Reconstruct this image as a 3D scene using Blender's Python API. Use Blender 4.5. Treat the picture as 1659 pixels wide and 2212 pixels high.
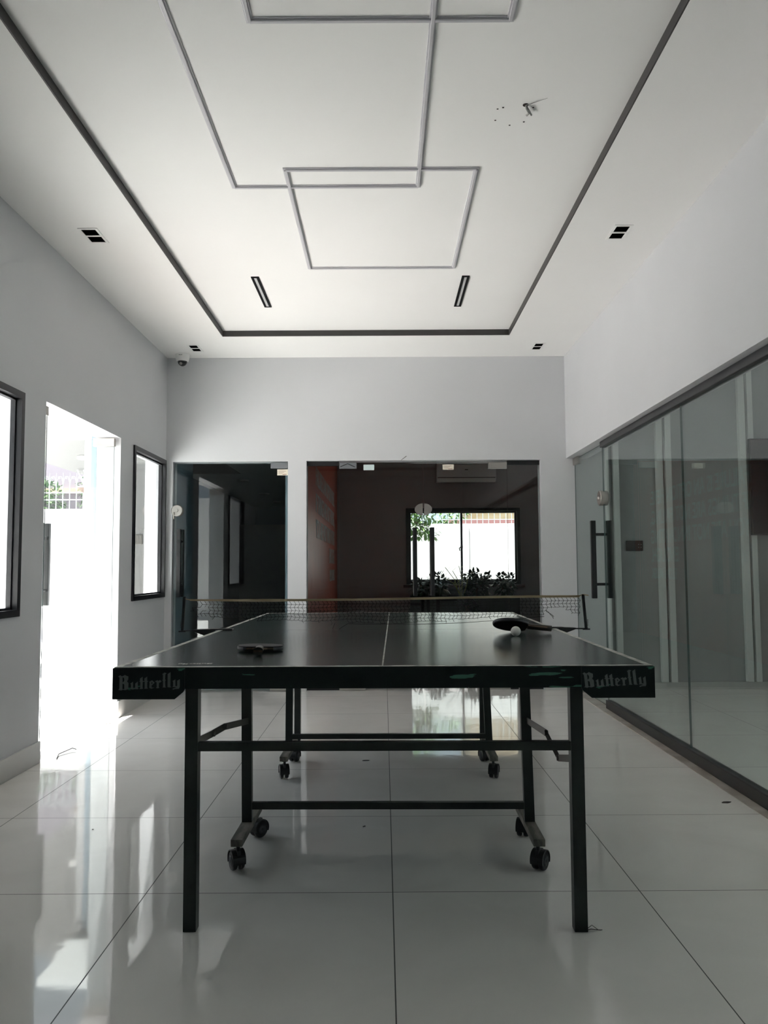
import bpy, bmesh, math, random
from mathutils import Vector, Matrix
random.seed(7)
PI = math.pi
S = bpy.context.scene
for o in list(bpy.data.objects):
    bpy.data.objects.remove(o)
COL = S.collection

# ------------------------------------------------------------ camera
cam_d = bpy.data.cameras.new('camera'); cam = bpy.data.objects.new('camera', cam_d); COL.objects.link(cam)
cam_d.sensor_fit = 'HORIZONTAL'; cam_d.sensor_width = 36.0; cam_d.lens = 1739.75 / 1659 * 36.0
cam_d.clip_start = 0.05; cam_d.clip_end = 200
rt = Vector((0.99998467, -0.0000240, -0.0055371)); up = Vector((0.0055222, -0.0689919, 0.9976019)); fw = Vector((0.0004060, 0.9976172, 0.0689907))
cam.matrix_world = Matrix(((rt.x, up.x, -fw.x, 0), (rt.y, up.y, -fw.y, 0), (rt.z, up.z, -fw.z, 1.0385), (0, 0, 0, 1)))
S.camera = cam

# ------------------------------------------------------------ world, sun, exposure
w = bpy.data.worlds.new('sky'); S.world = w; w.use_nodes = True
bg = w.node_tree.nodes['Background']; bg.inputs[0].default_value = (0.78, 0.89, 1.0, 1); bg.inputs[1].default_value = 1.6
sd = bpy.data.lights.new('sun', 'SUN'); sd.energy = 50.0; sd.angle = math.radians(0.8); sd.color = (1.0, 0.965, 0.93)
sun = bpy.data.objects.new('sun', sd); COL.objects.link(sun)
sun.rotation_euler = Vector((0.12, 0.22, -1.0)).to_track_quat('-Z', 'Y').to_euler(); sun.location = (-4, 2, 9)
S.view_settings.view_transform = 'Standard'; S.view_settings.look = 'None'; S.view_settings.gamma = 1.0
S.view_settings.exposure = 0.0
try:
    S.view_settings.use_curve_mapping = False
except Exception:
    pass
S.cycles.transparent_max_bounces = 24
S.cycles.max_bounces = 10; S.cycles.diffuse_bounces = 6
S.cycles.sample_clamp_indirect = 12.0
S.cycles.use_denoising = True

def portal(loc, sx, sy, rot):
    d = bpy.data.lights.new('daylight_portal', 'AREA'); d.shape = 'RECTANGLE'; d.size = sx; d.size_y = sy
    d.cycles.is_portal = True
    o = bpy.data.objects.new('daylight_portal', d); COL.objects.link(o); o.location = loc; o.rotation_euler = rot

# ------------------------------------------------------------ materials
def mat(name, col, rough=0.5, metal=0.0, spec=0.5, bump=0.0, bscale=40.0, vary=0.0, vscale=3.0, emit=None, coat=0.0):
    m = bpy.data.materials.new(name); m.use_nodes = True; nt = m.node_tree; b = nt.nodes['Principled BSDF']
    b.inputs['Base Color'].default_value = (*col, 1); b.inputs['Roughness'].default_value = rough
    b.inputs['Metallic'].default_value = metal; b.inputs['Specular IOR Level'].default_value = spec
    b.inputs['Coat Weight'].default_value = coat
    tc = nt.nodes.new('ShaderNodeTexCoord')
    if vary:
        n = nt.nodes.new('ShaderNodeTexNoise'); n.inputs['Scale'].default_value = vscale; n.inputs['Detail'].default_value = 5
        nt.links.new(tc.outputs['Object'], n.inputs['Vector'])
        r = nt.nodes.new('ShaderNodeMapRange'); r.inputs['From Min'].default_value = 0.3; r.inputs['From Max'].default_value = 0.7
        r.inputs['To Min'].default_value = 1 - vary; r.inputs['To Max'].default_value = 1 + vary
        nt.links.new(n.outputs['Fac'], r.inputs['Value'])
        x = nt.nodes.new('ShaderNodeVectorMath'); x.operation = 'SCALE'; x.inputs[0].default_value = col
        nt.links.new(r.outputs[0], x.inputs['Scale']); nt.links.new(x.outputs[0], b.inputs['Base Color'])
    if bump:
        n = nt.nodes.new('ShaderNodeTexNoise'); n.inputs['Scale'].default_value = bscale; n.inputs['Detail'].default_value = 4
        nt.links.new(tc.outputs['Object'], n.inputs['Vector'])
        u = nt.nodes.new('ShaderNodeBump'); u.inputs['Strength'].default_value = bump; u.inputs['Distance'].default_value = 0.002
        nt.links.new(n.outputs['Fac'], u.inputs['Height']); nt.links.new(u.outputs[0], b.inputs['Normal'])
    if emit:
        b.inputs['Emission Color'].default_value = (*emit[0], 1); b.inputs['Emission Strength'].default_value = emit[1]
    return m

def glass_mat(name, tint, smudge=0.0):
    """Architectural pane: clear transmission with tint, mirror reflection by the glass's own Fresnel factor."""
    m = bpy.data.materials.new(name); m.use_nodes = True; nt = m.node_tree
    for n in list(nt.nodes):
        nt.nodes.remove(n)
    out = nt.nodes.new('ShaderNodeOutputMaterial'); tr = nt.nodes.new('ShaderNodeBsdfTransparent'); tr.inputs[0].default_value = (*tint, 1)
    gl = nt.nodes.new('ShaderNodeBsdfGlossy'); gl.inputs['Roughness'].default_value = 0.0
    mx = nt.nodes.new('ShaderNodeMixShader'); fr = nt.nodes.new('ShaderNodeFresnel'); ge = nt.nodes.new('ShaderNodeNewGeometry')
    mp = nt.nodes.new('ShaderNodeMapRange'); mp.inputs['To Min'].default_value = 1.5; mp.inputs['To Max'].default_value = 1 / 1.5
    nt.links.new(ge.outputs['Backfacing'], mp.inputs['Value']); nt.links.new(mp.outputs[0], fr.inputs['IOR'])
    nt.links.new(fr.outputs[0], mx.inputs[0]); nt.links.new(tr.outputs[0], mx.inputs[1]); nt.links.new(gl.outputs[0], mx.inputs[2])
    last = mx.outputs[0]
    if smudge:
        tc = nt.nodes.new('ShaderNodeTexCoord'); n = nt.nodes.new('ShaderNodeTexNoise'); n.inputs['Scale'].default_value = 2.3; n.inputs['Detail'].default_value = 7
        n.inputs['Roughness'].default_value = 0.62
        nt.links.new(tc.outputs['Object'], n.inputs['Vector'])
        r = nt.nodes.new('ShaderNodeMapRange'); r.inputs['From Min'].default_value = 0.62; r.inputs['From Max'].default_value = 0.8
        r.inputs['To Min'].default_value = 0; r.inputs['To Max'].default_value = smudge
        nt.links.new(n.outputs['Fac'], r.inputs['Value'])
        d = nt.nodes.new('ShaderNodeBsdfDiffuse'); d.inputs[0].default_value = (0.7, 0.74, 0.78, 1); m2 = nt.nodes.new('ShaderNodeMixShader')
        nt.links.new(r.outputs[0], m2.inputs[0]); nt.links.new(last, m2.inputs[1]); nt.links.new(d.outputs[0], m2.inputs[2]); last = m2.outputs[0]
    nt.links.new(last, out.inputs[0])
    return m

def tile_mat():
    m = mat('polished_porcelain', (0.50, 0.49, 0.47), rough=0.05, spec=0.5)
    nt = m.node_tree; b = nt.nodes['Principled BSDF']; b.inputs['IOR'].default_value = 1.5
    tc = nt.nodes.new('ShaderNodeTexCoord'); ge = nt.nodes.new('ShaderNodeNewGeometry')
    sep = nt.nodes.new('ShaderNodeSeparateXYZ'); nt.links.new(ge.outputs['Position'], sep.inputs[0])
    SZ = 0.7916
    def edge(sock, off):
        a = nt.nodes.new('ShaderNodeMath'); a.operation = 'SUBTRACT'; a.inputs[1].default_value = off; nt.links.new(sock, a.inputs[0])
        d = nt.nodes.new('ShaderNodeMath'); d.operation = 'DIVIDE'; d.inputs[1].default_value = SZ; nt.links.new(a.outputs[0], d.inputs[0])
        f = nt.nodes.new('ShaderNodeMath'); f.operation = 'FLOOR'; nt.links.new(d.outputs[0], f.inputs[0])
        r = nt.nodes.new('ShaderNodeMath'); r.operation = 'ROUND'; nt.links.new(d.outputs[0], r.inputs[0])
        s = nt.nodes.new('ShaderNodeMath'); s.operation = 'SUBTRACT'; nt.links.new(d.outputs[0], s.inputs[0]); nt.links.new(r.outputs[0], s.inputs[1])
        ab = nt.nodes.new('ShaderNodeMath'); ab.operation = 'ABSOLUTE'; nt.links.new(s.outputs[0], ab.inputs[0])
        c = nt.nodes.new('ShaderNodeMath'); c.operation = 'LESS_THAN'; c.inputs[1].default_value = 0.0017 / SZ; nt.links.new(ab.outputs[0], c.inputs[0])
        return c.outputs[0], f.outputs[0]
    ex, fx = edge(sep.outputs['X'], 0.0224); ey, fy = edge(sep.outputs['Y'], 2.6615)
    mxm = nt.nodes.new('ShaderNodeMath'); mxm.operation = 'MAXIMUM'; nt.links.new(ex, mxm.inputs[0]); nt.links.new(ey, mxm.inputs[1])
    cb = nt.nodes.new('ShaderNodeCombineXYZ'); nt.links.new(fx, cb.inputs[0]); nt.links.new(fy, cb.inputs[1])
    wn = nt.nodes.new('ShaderNodeTexWhiteNoise'); nt.links.new(cb.outputs[0], wn.inputs[0])
    n = nt.nodes.new('ShaderNodeTexNoise'); n.inputs['Scale'].default_value = 2.2; n.inputs['Detail'].default_value = 8; n.inputs['Distortion'].default_value = 1.2
    off = nt.nodes.new('ShaderNodeVectorMath'); off.operation = 'MULTIPLY_ADD'; off.inputs[1].default_value = (7, 7, 7)
    nt.links.new(wn.outputs['Color'], off.inputs[0]); nt.links.new(ge.outputs['Position'], off.inputs[2]); nt.links.new(off.outputs[0], n.inputs['Vector'])
    cr = nt.nodes.new('ShaderNodeValToRGB')
    cr.color_ramp.elements[0].position = 0.3; cr.color_ramp.elements[0].color = (0.76, 0.735, 0.70, 1)
    cr.color_ramp.elements[1].position = 0.75; cr.color_ramp.elements[1].color = (0.84, 0.815, 0.78, 1)
    nt.links.new(n.outputs['Fac'], cr.inputs[0])
    mc = nt.nodes.new('ShaderNodeMix'); mc.data_type = 'RGBA'
    nt.links.new(mxm.outputs[0], mc.inputs['Factor']); nt.links.new(cr.outputs[0], mc.inputs['A']); mc.inputs['B'].default_value = (0.07, 0.07, 0.065, 1)
    nt.links.new(mc.outputs['Result'], b.inputs['Base Color'])
    mr = nt.nodes.new('ShaderNodeMapRange'); mr.inputs['To Min'].default_value = 0.045; mr.inputs['To Max'].default_value = 0.6
    nt.links.new(mxm.outputs[0], mr.inputs['Value']); nt.links.new(mr.outputs[0], b.inputs['Roughness'])
    # the faint waviness of a polished tile, plus a slightly different tilt for each tile
    n2 = nt.nodes.new('ShaderNodeTexNoise'); n2.inputs['Scale'].default_value = 9.0; n2.inputs['Detail'].default_value = 2
    nt.links.new(off.outputs[0], n2.inputs['Vector'])
    u = nt.nodes.new('ShaderNodeBump'); u.inputs['Strength'].default_value = 0.35; u.inputs['Distance'].default_value = 0.0009
    nt.links.new(n2.outputs['Fac'], u.inputs['Height'])
    nt.links.new(u.outputs[0], b.inputs['Normal'])
    return m

def chipped_mat():
    m = mat('chipped_green_paint', (0.006, 0.010, 0.010), rough=0.5, spec=0.25)
    nt = m.node_tree; b = nt.nodes['Principled BSDF']
    tc = nt.nodes.new('ShaderNodeTexCoord'); mp = nt.nodes.new('ShaderNodeMapping'); mp.inputs['Scale'].default_value = (7, 9, 60)
    n = nt.nodes.new('ShaderNodeTexNoise'); n.inputs['Scale'].default_value = 1.0; n.inputs['Detail'].default_value = 3; n.inputs['Roughness'].default_value = 0.5
    nt.links.new(tc.outputs['Object'], mp.inputs[0]); nt.links.new(mp.outputs[0], n.inputs['Vector'])
    sep = nt.nodes.new('ShaderNodeSeparateXYZ'); nt.links.new(tc.outputs['Object'], sep.inputs[0])
    bias = nt.nodes.new('ShaderNodeMapRange'); bias.inputs['From Min'].default_value = -0.5; bias.inputs['From Max'].default_value = 0.76
    bias.inputs['To Min'].default_value = -0.12; bias.inputs['To Max'].default_value = 0.035
    nt.links.new(sep.outputs['X'], bias.inputs['Value'])
    ad = nt.nodes.new('ShaderNodeMath'); ad.operation = 'ADD'; nt.links.new(n.outputs['Fac'], ad.inputs[0]); nt.links.new(bias.outputs[0], ad.inputs[1])
    gt = nt.nodes.new('ShaderNodeMath'); gt.operation = 'GREATER_THAN'; gt.inputs[1].default_value = 0.60; nt.links.new(ad.outputs[0], gt.inputs[0])
    mc = nt.nodes.new('ShaderNodeMix'); mc.data_type = 'RGBA'; mc.inputs['A'].default_value = (0.006, 0.011, 0.011, 1); mc.inputs['B'].default_value = (0.05, 0.14, 0.10, 1)
    nt.links.new(gt.outputs[0], mc.inputs['Factor']); nt.links.new(mc.outputs['Result'], b.inputs['Base Color'])
    return m

def streak_mat(name, c1, c2, sc, rough, lo=0.4, hi=0.6, bump=0.0):
    m = mat(name, c1, rough=rough); nt = m.node_tree; b = nt.nodes['Principled BSDF']
    tc = nt.nodes.new('ShaderNodeTexCoord'); mp = nt.nodes.new('ShaderNodeMapping'); mp.inputs['Scale'].default_value = sc
    n = nt.nodes.new('ShaderNodeTexNoise'); n.inputs['Scale'].default_value = 1.0; n.inputs['Detail'].default_value = 5
    cr = nt.nodes.new('ShaderNodeValToRGB'); cr.color_ramp.elements[0].position = lo; cr.color_ramp.elements[0].color = (*c1, 1)
    cr.color_ramp.elements[1].position = hi; cr.color_ramp.elements[1].color = (*c2, 1)
    nt.links.new(tc.outputs['Object'], mp.inputs[0]); nt.links.new(mp.outputs[0], n.inputs['Vector']); nt.links.new(n.outputs['Fac'], cr.inputs[0]); nt.links.new(cr.outputs[0], b.inputs['Base Color'])
    if bump:
        u = nt.nodes.new('ShaderNodeBump'); u.inputs['Strength'].default_value = bump; u.inputs['Distance'].default_value = 0.003
        nt.links.new(n.outputs['Fac'], u.inputs['Height']); nt.links.new(u.outputs[0], b.inputs['Normal'])
    return m

def paving_mat():
    m = mat('stone_paving', (0.42, 0.41, 0.42), rough=0.8); nt = m.node_tree; b = nt.nodes['Principled BSDF']
    tc = nt.nodes.new('ShaderNodeTexCoord'); br = nt.nodes.new('ShaderNodeTexVoronoi'); br.feature = 'DISTANCE_TO_EDGE'; br.inputs['Scale'].default_value = 5.0
    nt.links.new(tc.outputs['Object'], br.inputs['Vector'])
    cr = nt.nodes.new('ShaderNodeValToRGB'); cr.color_ramp.elements[0].position = 0.02; cr.color_ramp.elements[0].color = (0.45, 0.44, 0.44, 1)
    cr.color_ramp.elements[1].position = 0.09; cr.color_ramp.elements[1].color = (0.78, 0.77, 0.76, 1)
    nt.links.new(br.outputs['Distance'], cr.inputs[0]); nt.links.new(cr.outputs[0], b.inputs['Base Color'])
    return m

M = dict(
    wall=mat('grey_wall_paint', (0.615, 0.622, 0.640), 0.62, bump=0.12, bscale=60, vary=0.02, vscale=2),
    ceil=mat('white_ceiling_paint', (0.90, 0.895, 0.88), 0.7, bump=0.08, bscale=25, vary=0.012, vscale=1.5),
    reveal=mat('white_reveal_paint', (0.80, 0.80, 0.80), 0.5),
    cove=mat('dark_cove_paint', (0.045, 0.043, 0.042), 0.55),
    silver=mat('silver_profile', (0.62, 0.61, 0.64), 0.35, metal=0.15),
    black=mat('black_powder_coat', (0.010, 0.010, 0.012), 0.4),
    blackg=mat('satin_black_metal', (0.012, 0.012, 0.013), 0.28),
    char=mat('charcoal_channel', (0.030, 0.030, 0.033), 0.35, vary=0.15),
    chrome=mat('brushed_steel', (0.42, 0.40, 0.37), 0.38, metal=0.85, bump=0.1, bscale=200),
    steel=mat('dull_steel', (0.30, 0.31, 0.33), 0.4, metal=0.8),
    tile=tile_mat(), skirt=mat('porcelain_skirting', (0.58, 0.575, 0.56), 0.25, vary=0.05),
    stone=streak_mat('beige_threshold_stone', (0.42, 0.37, 0.32), (0.56, 0.52, 0.47), (3, 8, 8), 0.3),
    glass=glass_mat('clear_greenish_glass', (0.94, 0.96, 0.955)),
    glassd=glass_mat('smudged_door_glass', (0.90, 0.935, 0.93), smudge=0.05),
    glassr=glass_mat('green_partition_glass', (0.885, 0.93, 0.918)),
    edge=mat('green_glass_edge', (0.07, 0.11, 0.105), 0.15),
    table=mat('worn_dark_green_playing_surface', (0.014, 0.027, 0.026), 0.19, spec=0.95, bump=0.12, bscale=160, vary=0.15, vscale=14),
    wline=streak_mat('worn_white_line', (0.50, 0.50, 0.46), (0.28, 0.28, 0.25), (30, 30, 30), 0.5),
    chip=chipped_mat(), under=mat('dark_board_underside', (0.02, 0.02, 0.018), 0.7),
    tube=mat('black_green_steel_tube', (0.007, 0.011, 0.010), 0.38, vary=0.3, vscale=20),
    foot=streak_mat('dusty_steel_foot', (0.10, 0.09, 0.075), (0.22, 0.20, 0.17), (40, 12, 20), 0.6),
    strap=mat('dull_steel_strap', (0.05, 0.045, 0.04), 0.45, metal=0.5),
    decal=mat('grey_lettering', (0.105, 0.12, 0.12), 0.6),
    rubber=mat('black_rubber', (0.012, 0.012, 0.013), 0.45), plastic=mat('grey_plastic_hub', (0.035, 0.036, 0.042), 0.4),
    tape=streak_mat('yellowed_net_tape', (0.32, 0.24, 0.13), (0.45, 0.37, 0.24), (6, 20, 60), 0.7),
    thread=mat('black_net_thread', (0.012, 0.012, 0.012), 0.7),
    ball=mat('white_celluloid', (0.72, 0.71, 0.67), 0.35), wood=streak_mat('paddle_wood', (0.10, 0.065, 0.04), (0.15, 0.10, 0.06), (60, 8, 60), 0.5),
    grip=mat('dark_bat_grip', (0.03, 0.025, 0.02), 0.45), rubs=mat('paddle_rubber', (0.012, 0.012, 0.014), 0.6, spec=0.25, bump=0.3, bscale=400), band=mat('paddle_edge_tape', (0.05, 0.052, 0.06), 0.4),
    white=mat('white_plastic', (0.86, 0.86, 0.84), 0.35), dome=mat('smoked_dome', (0.012, 0.012, 0.014), 0.06, coat=0.5),
    fixt=mat('matt_black_fixture', (0.006, 0.006, 0.007), 0.7, spec=0.1), cable=mat('grey_cable', (0.25, 0.25, 0.24), 0.6), swp=mat('grey_switch_plastic', (0.105, 0.10, 0.09), 0.5), hole=mat('dark_recess', (0.002, 0.002, 0.002), 1.0, spec=0.0), diff=mat('frosted_diffuser', (0.55, 0.55, 0.56), 0.4),
    sticker=mat('cream_sticker', (0.80, 0.74, 0.62), 0.6), stick2=mat('pale_blue_sticker', (0.62, 0.74, 0.74), 0.6), ink=mat('sticker_ink', (0.35, 0.22, 0.16), 0.6),
    red=streak_mat('glossy_red_panel', (0.62, 0.09, 0.045), (0.70, 0.12, 0.06), (1.2, 9, 1.2), 0.33, bump=0.2),
    redtext=mat('grey_wall_lettering', (0.62, 0.60, 0.60), 0.4),
    office=mat('dark_grey_office_paint', (0.43, 0.39, 0.405), 0.55), officec=mat('office_ceiling', (0.6, 0.6, 0.6), 0.7),
    corr=mat('corridor_paint', (0.22, 0.29, 0.34), 0.5), corrc=mat('corridor_ceiling', (0.78, 0.82, 0.82), 0.6),
    room=mat('pale_side_room_paint', (0.42, 0.435, 0.435), 0.5), batten=mat('white_batten', (0.80, 0.82, 0.80), 0.4),
    tv=mat('black_screen', (0.006, 0.005, 0.008), 0.12), brown=mat('brown_switch_plate', (0.06, 0.045, 0.04), 0.35),
    ac=mat('air_conditioner_plastic', (0.80, 0.80, 0.82), 0.35), acd=mat('dark_vent_slot', (0.02, 0.02, 0.02), 0.6),
    render=mat('white_exterior_render', (0.46, 0.46, 0.46), 0.8, bump=0.3, bscale=30, vary=0.02), band2=mat('grey_plinth_paint', (0.42, 0.44, 0.52), 0.7),
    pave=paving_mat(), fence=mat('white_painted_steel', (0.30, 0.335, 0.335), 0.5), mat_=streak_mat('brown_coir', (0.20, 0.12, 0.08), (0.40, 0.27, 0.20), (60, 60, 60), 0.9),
    leaf=mat('green_leaf', (0.05, 0.12, 0.03), 0.5, vary=0.5, vscale=6), leaft=mat('light_green_leaf', (0.13, 0.24, 0.07), 0.5, vary=0.4, vscale=6), leafd=mat('dark_indoor_leaf', (0.020, 0.055, 0.025), 0.35, vary=0.5, vscale=12),
    leafy=mat('yellow_green_leaf', (0.42, 0.42, 0.08), 0.4, vary=0.3, vscale=12), bark=mat('bark', (0.12, 0.08, 0.05), 0.9, bump=0.5, bscale=20),
    brick=streak_mat('brown_stair_edge', (0.15, 0.085, 0.055), (0.26, 0.20, 0.165), (4, 4, 12), 0.8), mauve=mat('mauve_house_render', (0.17, 0.15, 0.175), 0.8), ochre=streak_mat('ochre_stone', (0.22, 0.16, 0.09), (0.28, 0.22, 0.14), (3, 3, 6), 0.8),
    coping=mat('dark_red_coping', (0.24, 0.11, 0.11), 0.7), weave=mat('dark_woven_planter', (0.012, 0.012, 0.016), 0.5, bump=1.0, bscale=90), canopy=mat('dimmed_white_exterior_paint', (0.15, 0.15, 0.147), 0.8, bump=0.2, bscale=30), soilg=mat('garden_soil', (0.16, 0.14, 0.11), 0.9, vary=0.3), gwall=mat('dimmed_white_render', (0.44, 0.44, 0.445), 0.8, vary=0.03), soil=mat('soil', (0.03, 0.02, 0.015), 0.9),  # canopy and gwall: white paint, colour darkened so daylight does not blow it out
    scrap=mat('brown_scrap', (0.06, 0.05, 0.045), 0.7), lamp=mat('opal_lamp_cover', (0.72, 0.72, 0.70), 0.35), sill=mat('dark_red_sill', (0.09, 0.03, 0.03), 0.3),
)

# ------------------------------------------------------------ helpers
def BM():
    return bmesh.new()

def box(bm, a, b, mi=0, bev=0.0):
    (x0, y0, z0), (x1, y1, z1) = a, b
    x0, x1 = min(x0, x1), max(x0, x1); y0, y1 = min(y0, y1), max(y0, y1); z0, z1 = min(z0, z1), max(z0, z1)
    v = [bm.verts.new(p) for p in ((x0, y0, z0), (x1, y0, z0), (x1, y1, z0), (x0, y1, z0), (x0, y0, z1), (x1, y0, z1), (x1, y1, z1), (x0, y1, z1))]
    fs = [bm.faces.new([v[i] for i in q]) for q in ((0, 3, 2, 1), (4, 5, 6, 7), (0, 1, 5, 4), (1, 2, 6, 5), (2, 3, 7, 6), (3, 0, 4, 7))]
    for f in fs:
        f.material_index = mi
    if bev:
        es = list({e for f in fs for e in f.edges})
        r = bmesh.ops.bevel(bm, geom=es, offset=bev, segments=2, affect='EDGES', profile=0.5)
        for f in r['faces']:
            f.material_index = mi
    return fs

def prism(bm, pts, d, mi=0):
    """pts: closed polygon of 3-D points, d: extrusion vector."""
    d = Vector(d); a = [bm.verts.new(Vector(p)) for p in pts]; b = [bm.verts.new(Vector(p) + d) for p in pts]
    n = len(a); fs = [bm.faces.new(a[::-1]), bm.faces.new(b)]
    for i in range(n):
        fs.append(bm.faces.new((a[i], a[(i + 1) % n], b[(i + 1) % n], b[i])))
    for f in fs:
        f.material_index = mi
    bmesh.ops.recalc_face_normals(bm, faces=fs)
    return fs

def tube(bm, pts, r, seg=8, mi=0, taper=None, square=False):
    pts = [Vector(p) for p in pts]; rings = []
    for i, p in enumerate(pts):
        t = (pts[min(i + 1, len(pts) - 1)] - pts[max(i - 1, 0)]).normalized()
        ref = Vector((0, 0, 1)) if abs(t.z) < 0.9 else Vector((0, 1, 0))
        n1 = t.cross(ref).normalized(); n2 = t.cross(n1).normalized()
        rr = r if taper is None else r * taper[i]
        rings.append([bm.verts.new(p + n1 * rr * math.cos(2 * PI * (k + .5) / seg) + n2 * rr * math.sin(2 * PI * (k + .5) / seg)) for k in range(seg)])
    for i in range(len(rings) - 1):
        for k in range(seg):
            f = bm.faces.new((rings[i][k], rings[i][(k + 1) % seg], rings[i + 1][(k + 1) % seg], rings[i + 1][k])); f.material_index = mi; f.smooth = seg > 6
    for rg in (rings[0], rings[-1]):
        if seg > 2:
            f = bm.faces.new(rg); f.material_index = mi

def rbar(bm, p, q, wx, wy, mi=0):
    """rectangular tube from p to q (mostly vertical): wx along X, wy along Y."""
    p, q = Vector(p), Vector(q)
    o = [Vector((-wx / 2, -wy / 2, 0)), Vector((wx / 2, -wy / 2, 0)), Vector((wx / 2, wy / 2, 0)), Vector((-wx / 2, wy / 2, 0))]
    prism(bm, [p + k for k in o], q - p, mi)

def lathe(bm, prof, c, axis='Z', seg=28, mi=0, smooth=True):
    c = Vector(c); rings = []
    for r, h in prof:
        rg = []
        for k in range(seg):
            a = 2 * PI * k / seg
            if axis == 'Z': v = Vector((r * math.cos(a), r * math.sin(a), h))
            elif axis == 'X': v = Vector((h, r * math.cos(a), r * math.sin(a)))
            else: v = Vector((r * math.cos(a), h, r * math.sin(a)))
            rg.append(bm.verts.new(c + v))
        rings.append(rg)
    for i in range(len(rings) - 1):
        for k in range(seg):
            f = bm.faces.new((rings[i][k], rings[i][(k + 1) % seg], rings[i + 1][(k + 1) % seg], rings[i + 1][k])); f.smooth = smooth; f.material_index = mi
    for rg in (rings[0], rings[-1]):
        f = bm.faces.new(rg); f.material_index = mi

ORG = {}
def obj(name, bm, mats, parent=None, fix=True, centre=True):
    """one mesh object; geometry is given in world coordinates (or in the parent's own frame if it was built there)."""
    if fix:
        bmesh.ops.recalc_face_normals(bm, faces=bm.faces[:])
    me = bpy.data.meshes.new(name)
    c = Vector((0, 0, 0))
    if centre and len(bm.verts):
        xs = [v.co for v in bm.verts]
        c = Vector([(min(p[i] for p in xs) + max(p[i] for p in xs)) / 2 for i in range(3)])
        bmesh.ops.translate(bm, verts=bm.verts[:], vec=-c)
    bm.to_mesh(me); bm.free()
    for m in (mats if isinstance(mats, (list, tuple)) else [mats]):
        me.materials.append(m)
    o = bpy.data.objects.new(name, me); COL.objects.link(o)
    po = Vector((0, 0, 0))
    if parent is not None:
        o.parent = parent; po = ORG[parent.name]
    o.location = c - po
    ORG[o.name] = c
    return o

def tag(o, label, cat, group=None, kind=None):
    o['label'] = label; o['category'] = cat
    if group: o['group'] = group
    if kind: o['kind'] = kind
    return o

def struct(name, bm, mats, centre=True):
    o = obj(name, bm, mats, centre=centre); o['kind'] = 'structure'; return o

def root(name, loc, label=None, cat=None, group=None, kind=None):
    o = bpy.data.objects.new(name, None); COL.objects.link(o); o.location = loc; o.empty_display_size = 0.1
    ORG[o.name] = Vector(loc)
    if label: tag(o, label, cat, group)
    if kind: o['kind'] = kind
    return o

def copy_tree(o, parent=None):
    c = o.copy(); COL.objects.link(c)
    if parent is not None:
        c.parent = parent
    for ch in list(o.children):
        copy_tree(ch, c)
    return c

# ------------------------------------------------------------ the room: X across, Y into the picture, Z up
XL, XG, XO, YB, ZC, ZT, YR = -1.872, 1.642, 1.574, 6.89, 2.865, 2.911, -2.2
TL, TR, TY = -1.266, 1.001, 6.25

# floor: the same polished tile runs through all the rooms
b = BM(); box(b, (XL - .2, YR - .2, -.06), (4.9, 13.0, 0)); box(b, (-3.0, 6.89, -.06), (XL - .2, 18.2, 0)); box(b, (XL - .2, 13.0, -.06), (-.74, 18.2, 0))
struct('floor', b, M['tile'])
# ceiling with the raised tray
b = BM()
box(b, (XL - .2, YR - .2, ZC), (TL, YB + .1, 3.05)); box(b, (TR, YR - .2, ZC), (XO, YB + .1, 3.05)); box(b, (TL, TY, ZC), (TR, YB + .1, 3.05)); box(b, (TL, YR - .2, ZC), (TR, -1.2, 3.05))
box(b, (TL, -1.2, ZT), (TR, TY, 3.05))
struct('ceiling', b, M['ceil'])
b = BM(); t = .006
box(b, (TL, -1.2, ZC + .001), (TL + t, TY, ZT)); box(b, (TR - t, -1.2, ZC + .001), (TR, TY, ZT)); box(b, (TL + t, TY - t, ZC + .001), (TR - t, TY, ZT)); box(b, (TL + t, -1.2, ZC + .001), (TR - t, -1.2 + t, ZT))
struct('trim_1', b, M['cove'])

# flat silver profiles on the tray
def frame_trim(name, x0, x1, y0, y1, wd=.026):
    b = BM(); z0, z1 = ZT - .005, ZT + .0005
    for (ax, ay, bx, by) in ((x0, y0, x1, y0), (x0, y1, x1, y1)):
        box(b, (ax, ay - wd / 2, z0), (bx, ay + wd / 2, z1 ), bev=.0012); box(b, (ax, ay - wd * .28, z0 - .007), (bx, ay + wd * .28, z0), bev=.002)
    for (ax, ay, bx, by) in ((x0, y0, x0, y1), (x1, y0, x1, y1)):
        box(b, (ax - wd / 2, ay - wd / 2, z0 - .001), (ax + wd / 2, by + wd / 2, z1), bev=.0012); box(b, (ax - wd * .28, ay, z0 - .008), (ax + wd * .28, by, z0 - .001), bev=.002)
    struct(name, b, M['silver'])
frame_trim('trim_2', -.452, .445, 3.665, 4.912)
frame_trim('trim_3', -.724, .178, 1.30, 3.835)
frame_trim('trim_4', -.450, .443, .60, 2.630)

# left wall with two windows and the entrance
def wall_x(name, x0, x1, y0, y1, z1, holes, m, skirt=None):
    b = BM(); ys = y0
    for (a, c, zb, zt) in holes:
        box(b, (x0, ys, 0), (x1, a, z1)); 
        if zb > 0: box(b, (x0, a, 0), (x1, c, zb))
        box(b, (x0, a, zt), (x1, c, z1)); ys = c
    box(b, (x0, ys, 0), (x1, y1, z1))
    bmesh.ops.remove_doubles(b, verts=b.verts[:], dist=1e-5)
    return struct(name, b, m)
NW = (3.10, 4.135, .80, 1.955); DW = (4.425, 5.70, 0, 1.972); FW = (5.985, 6.865, .80, 1.968)
wall_x('wall_left', XL - .17, XL, YR, YB, 3.0, [NW, DW, FW], M['wall'])
b = BM()
for (y0, y1) in ((YR, DW[0]), (DW[1], YB)):
    box(b, (XL, y0, 0), (XL + .012, y1, .115), bev=.001)
struct('baseboard_left', b, M['skirt'])
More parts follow.
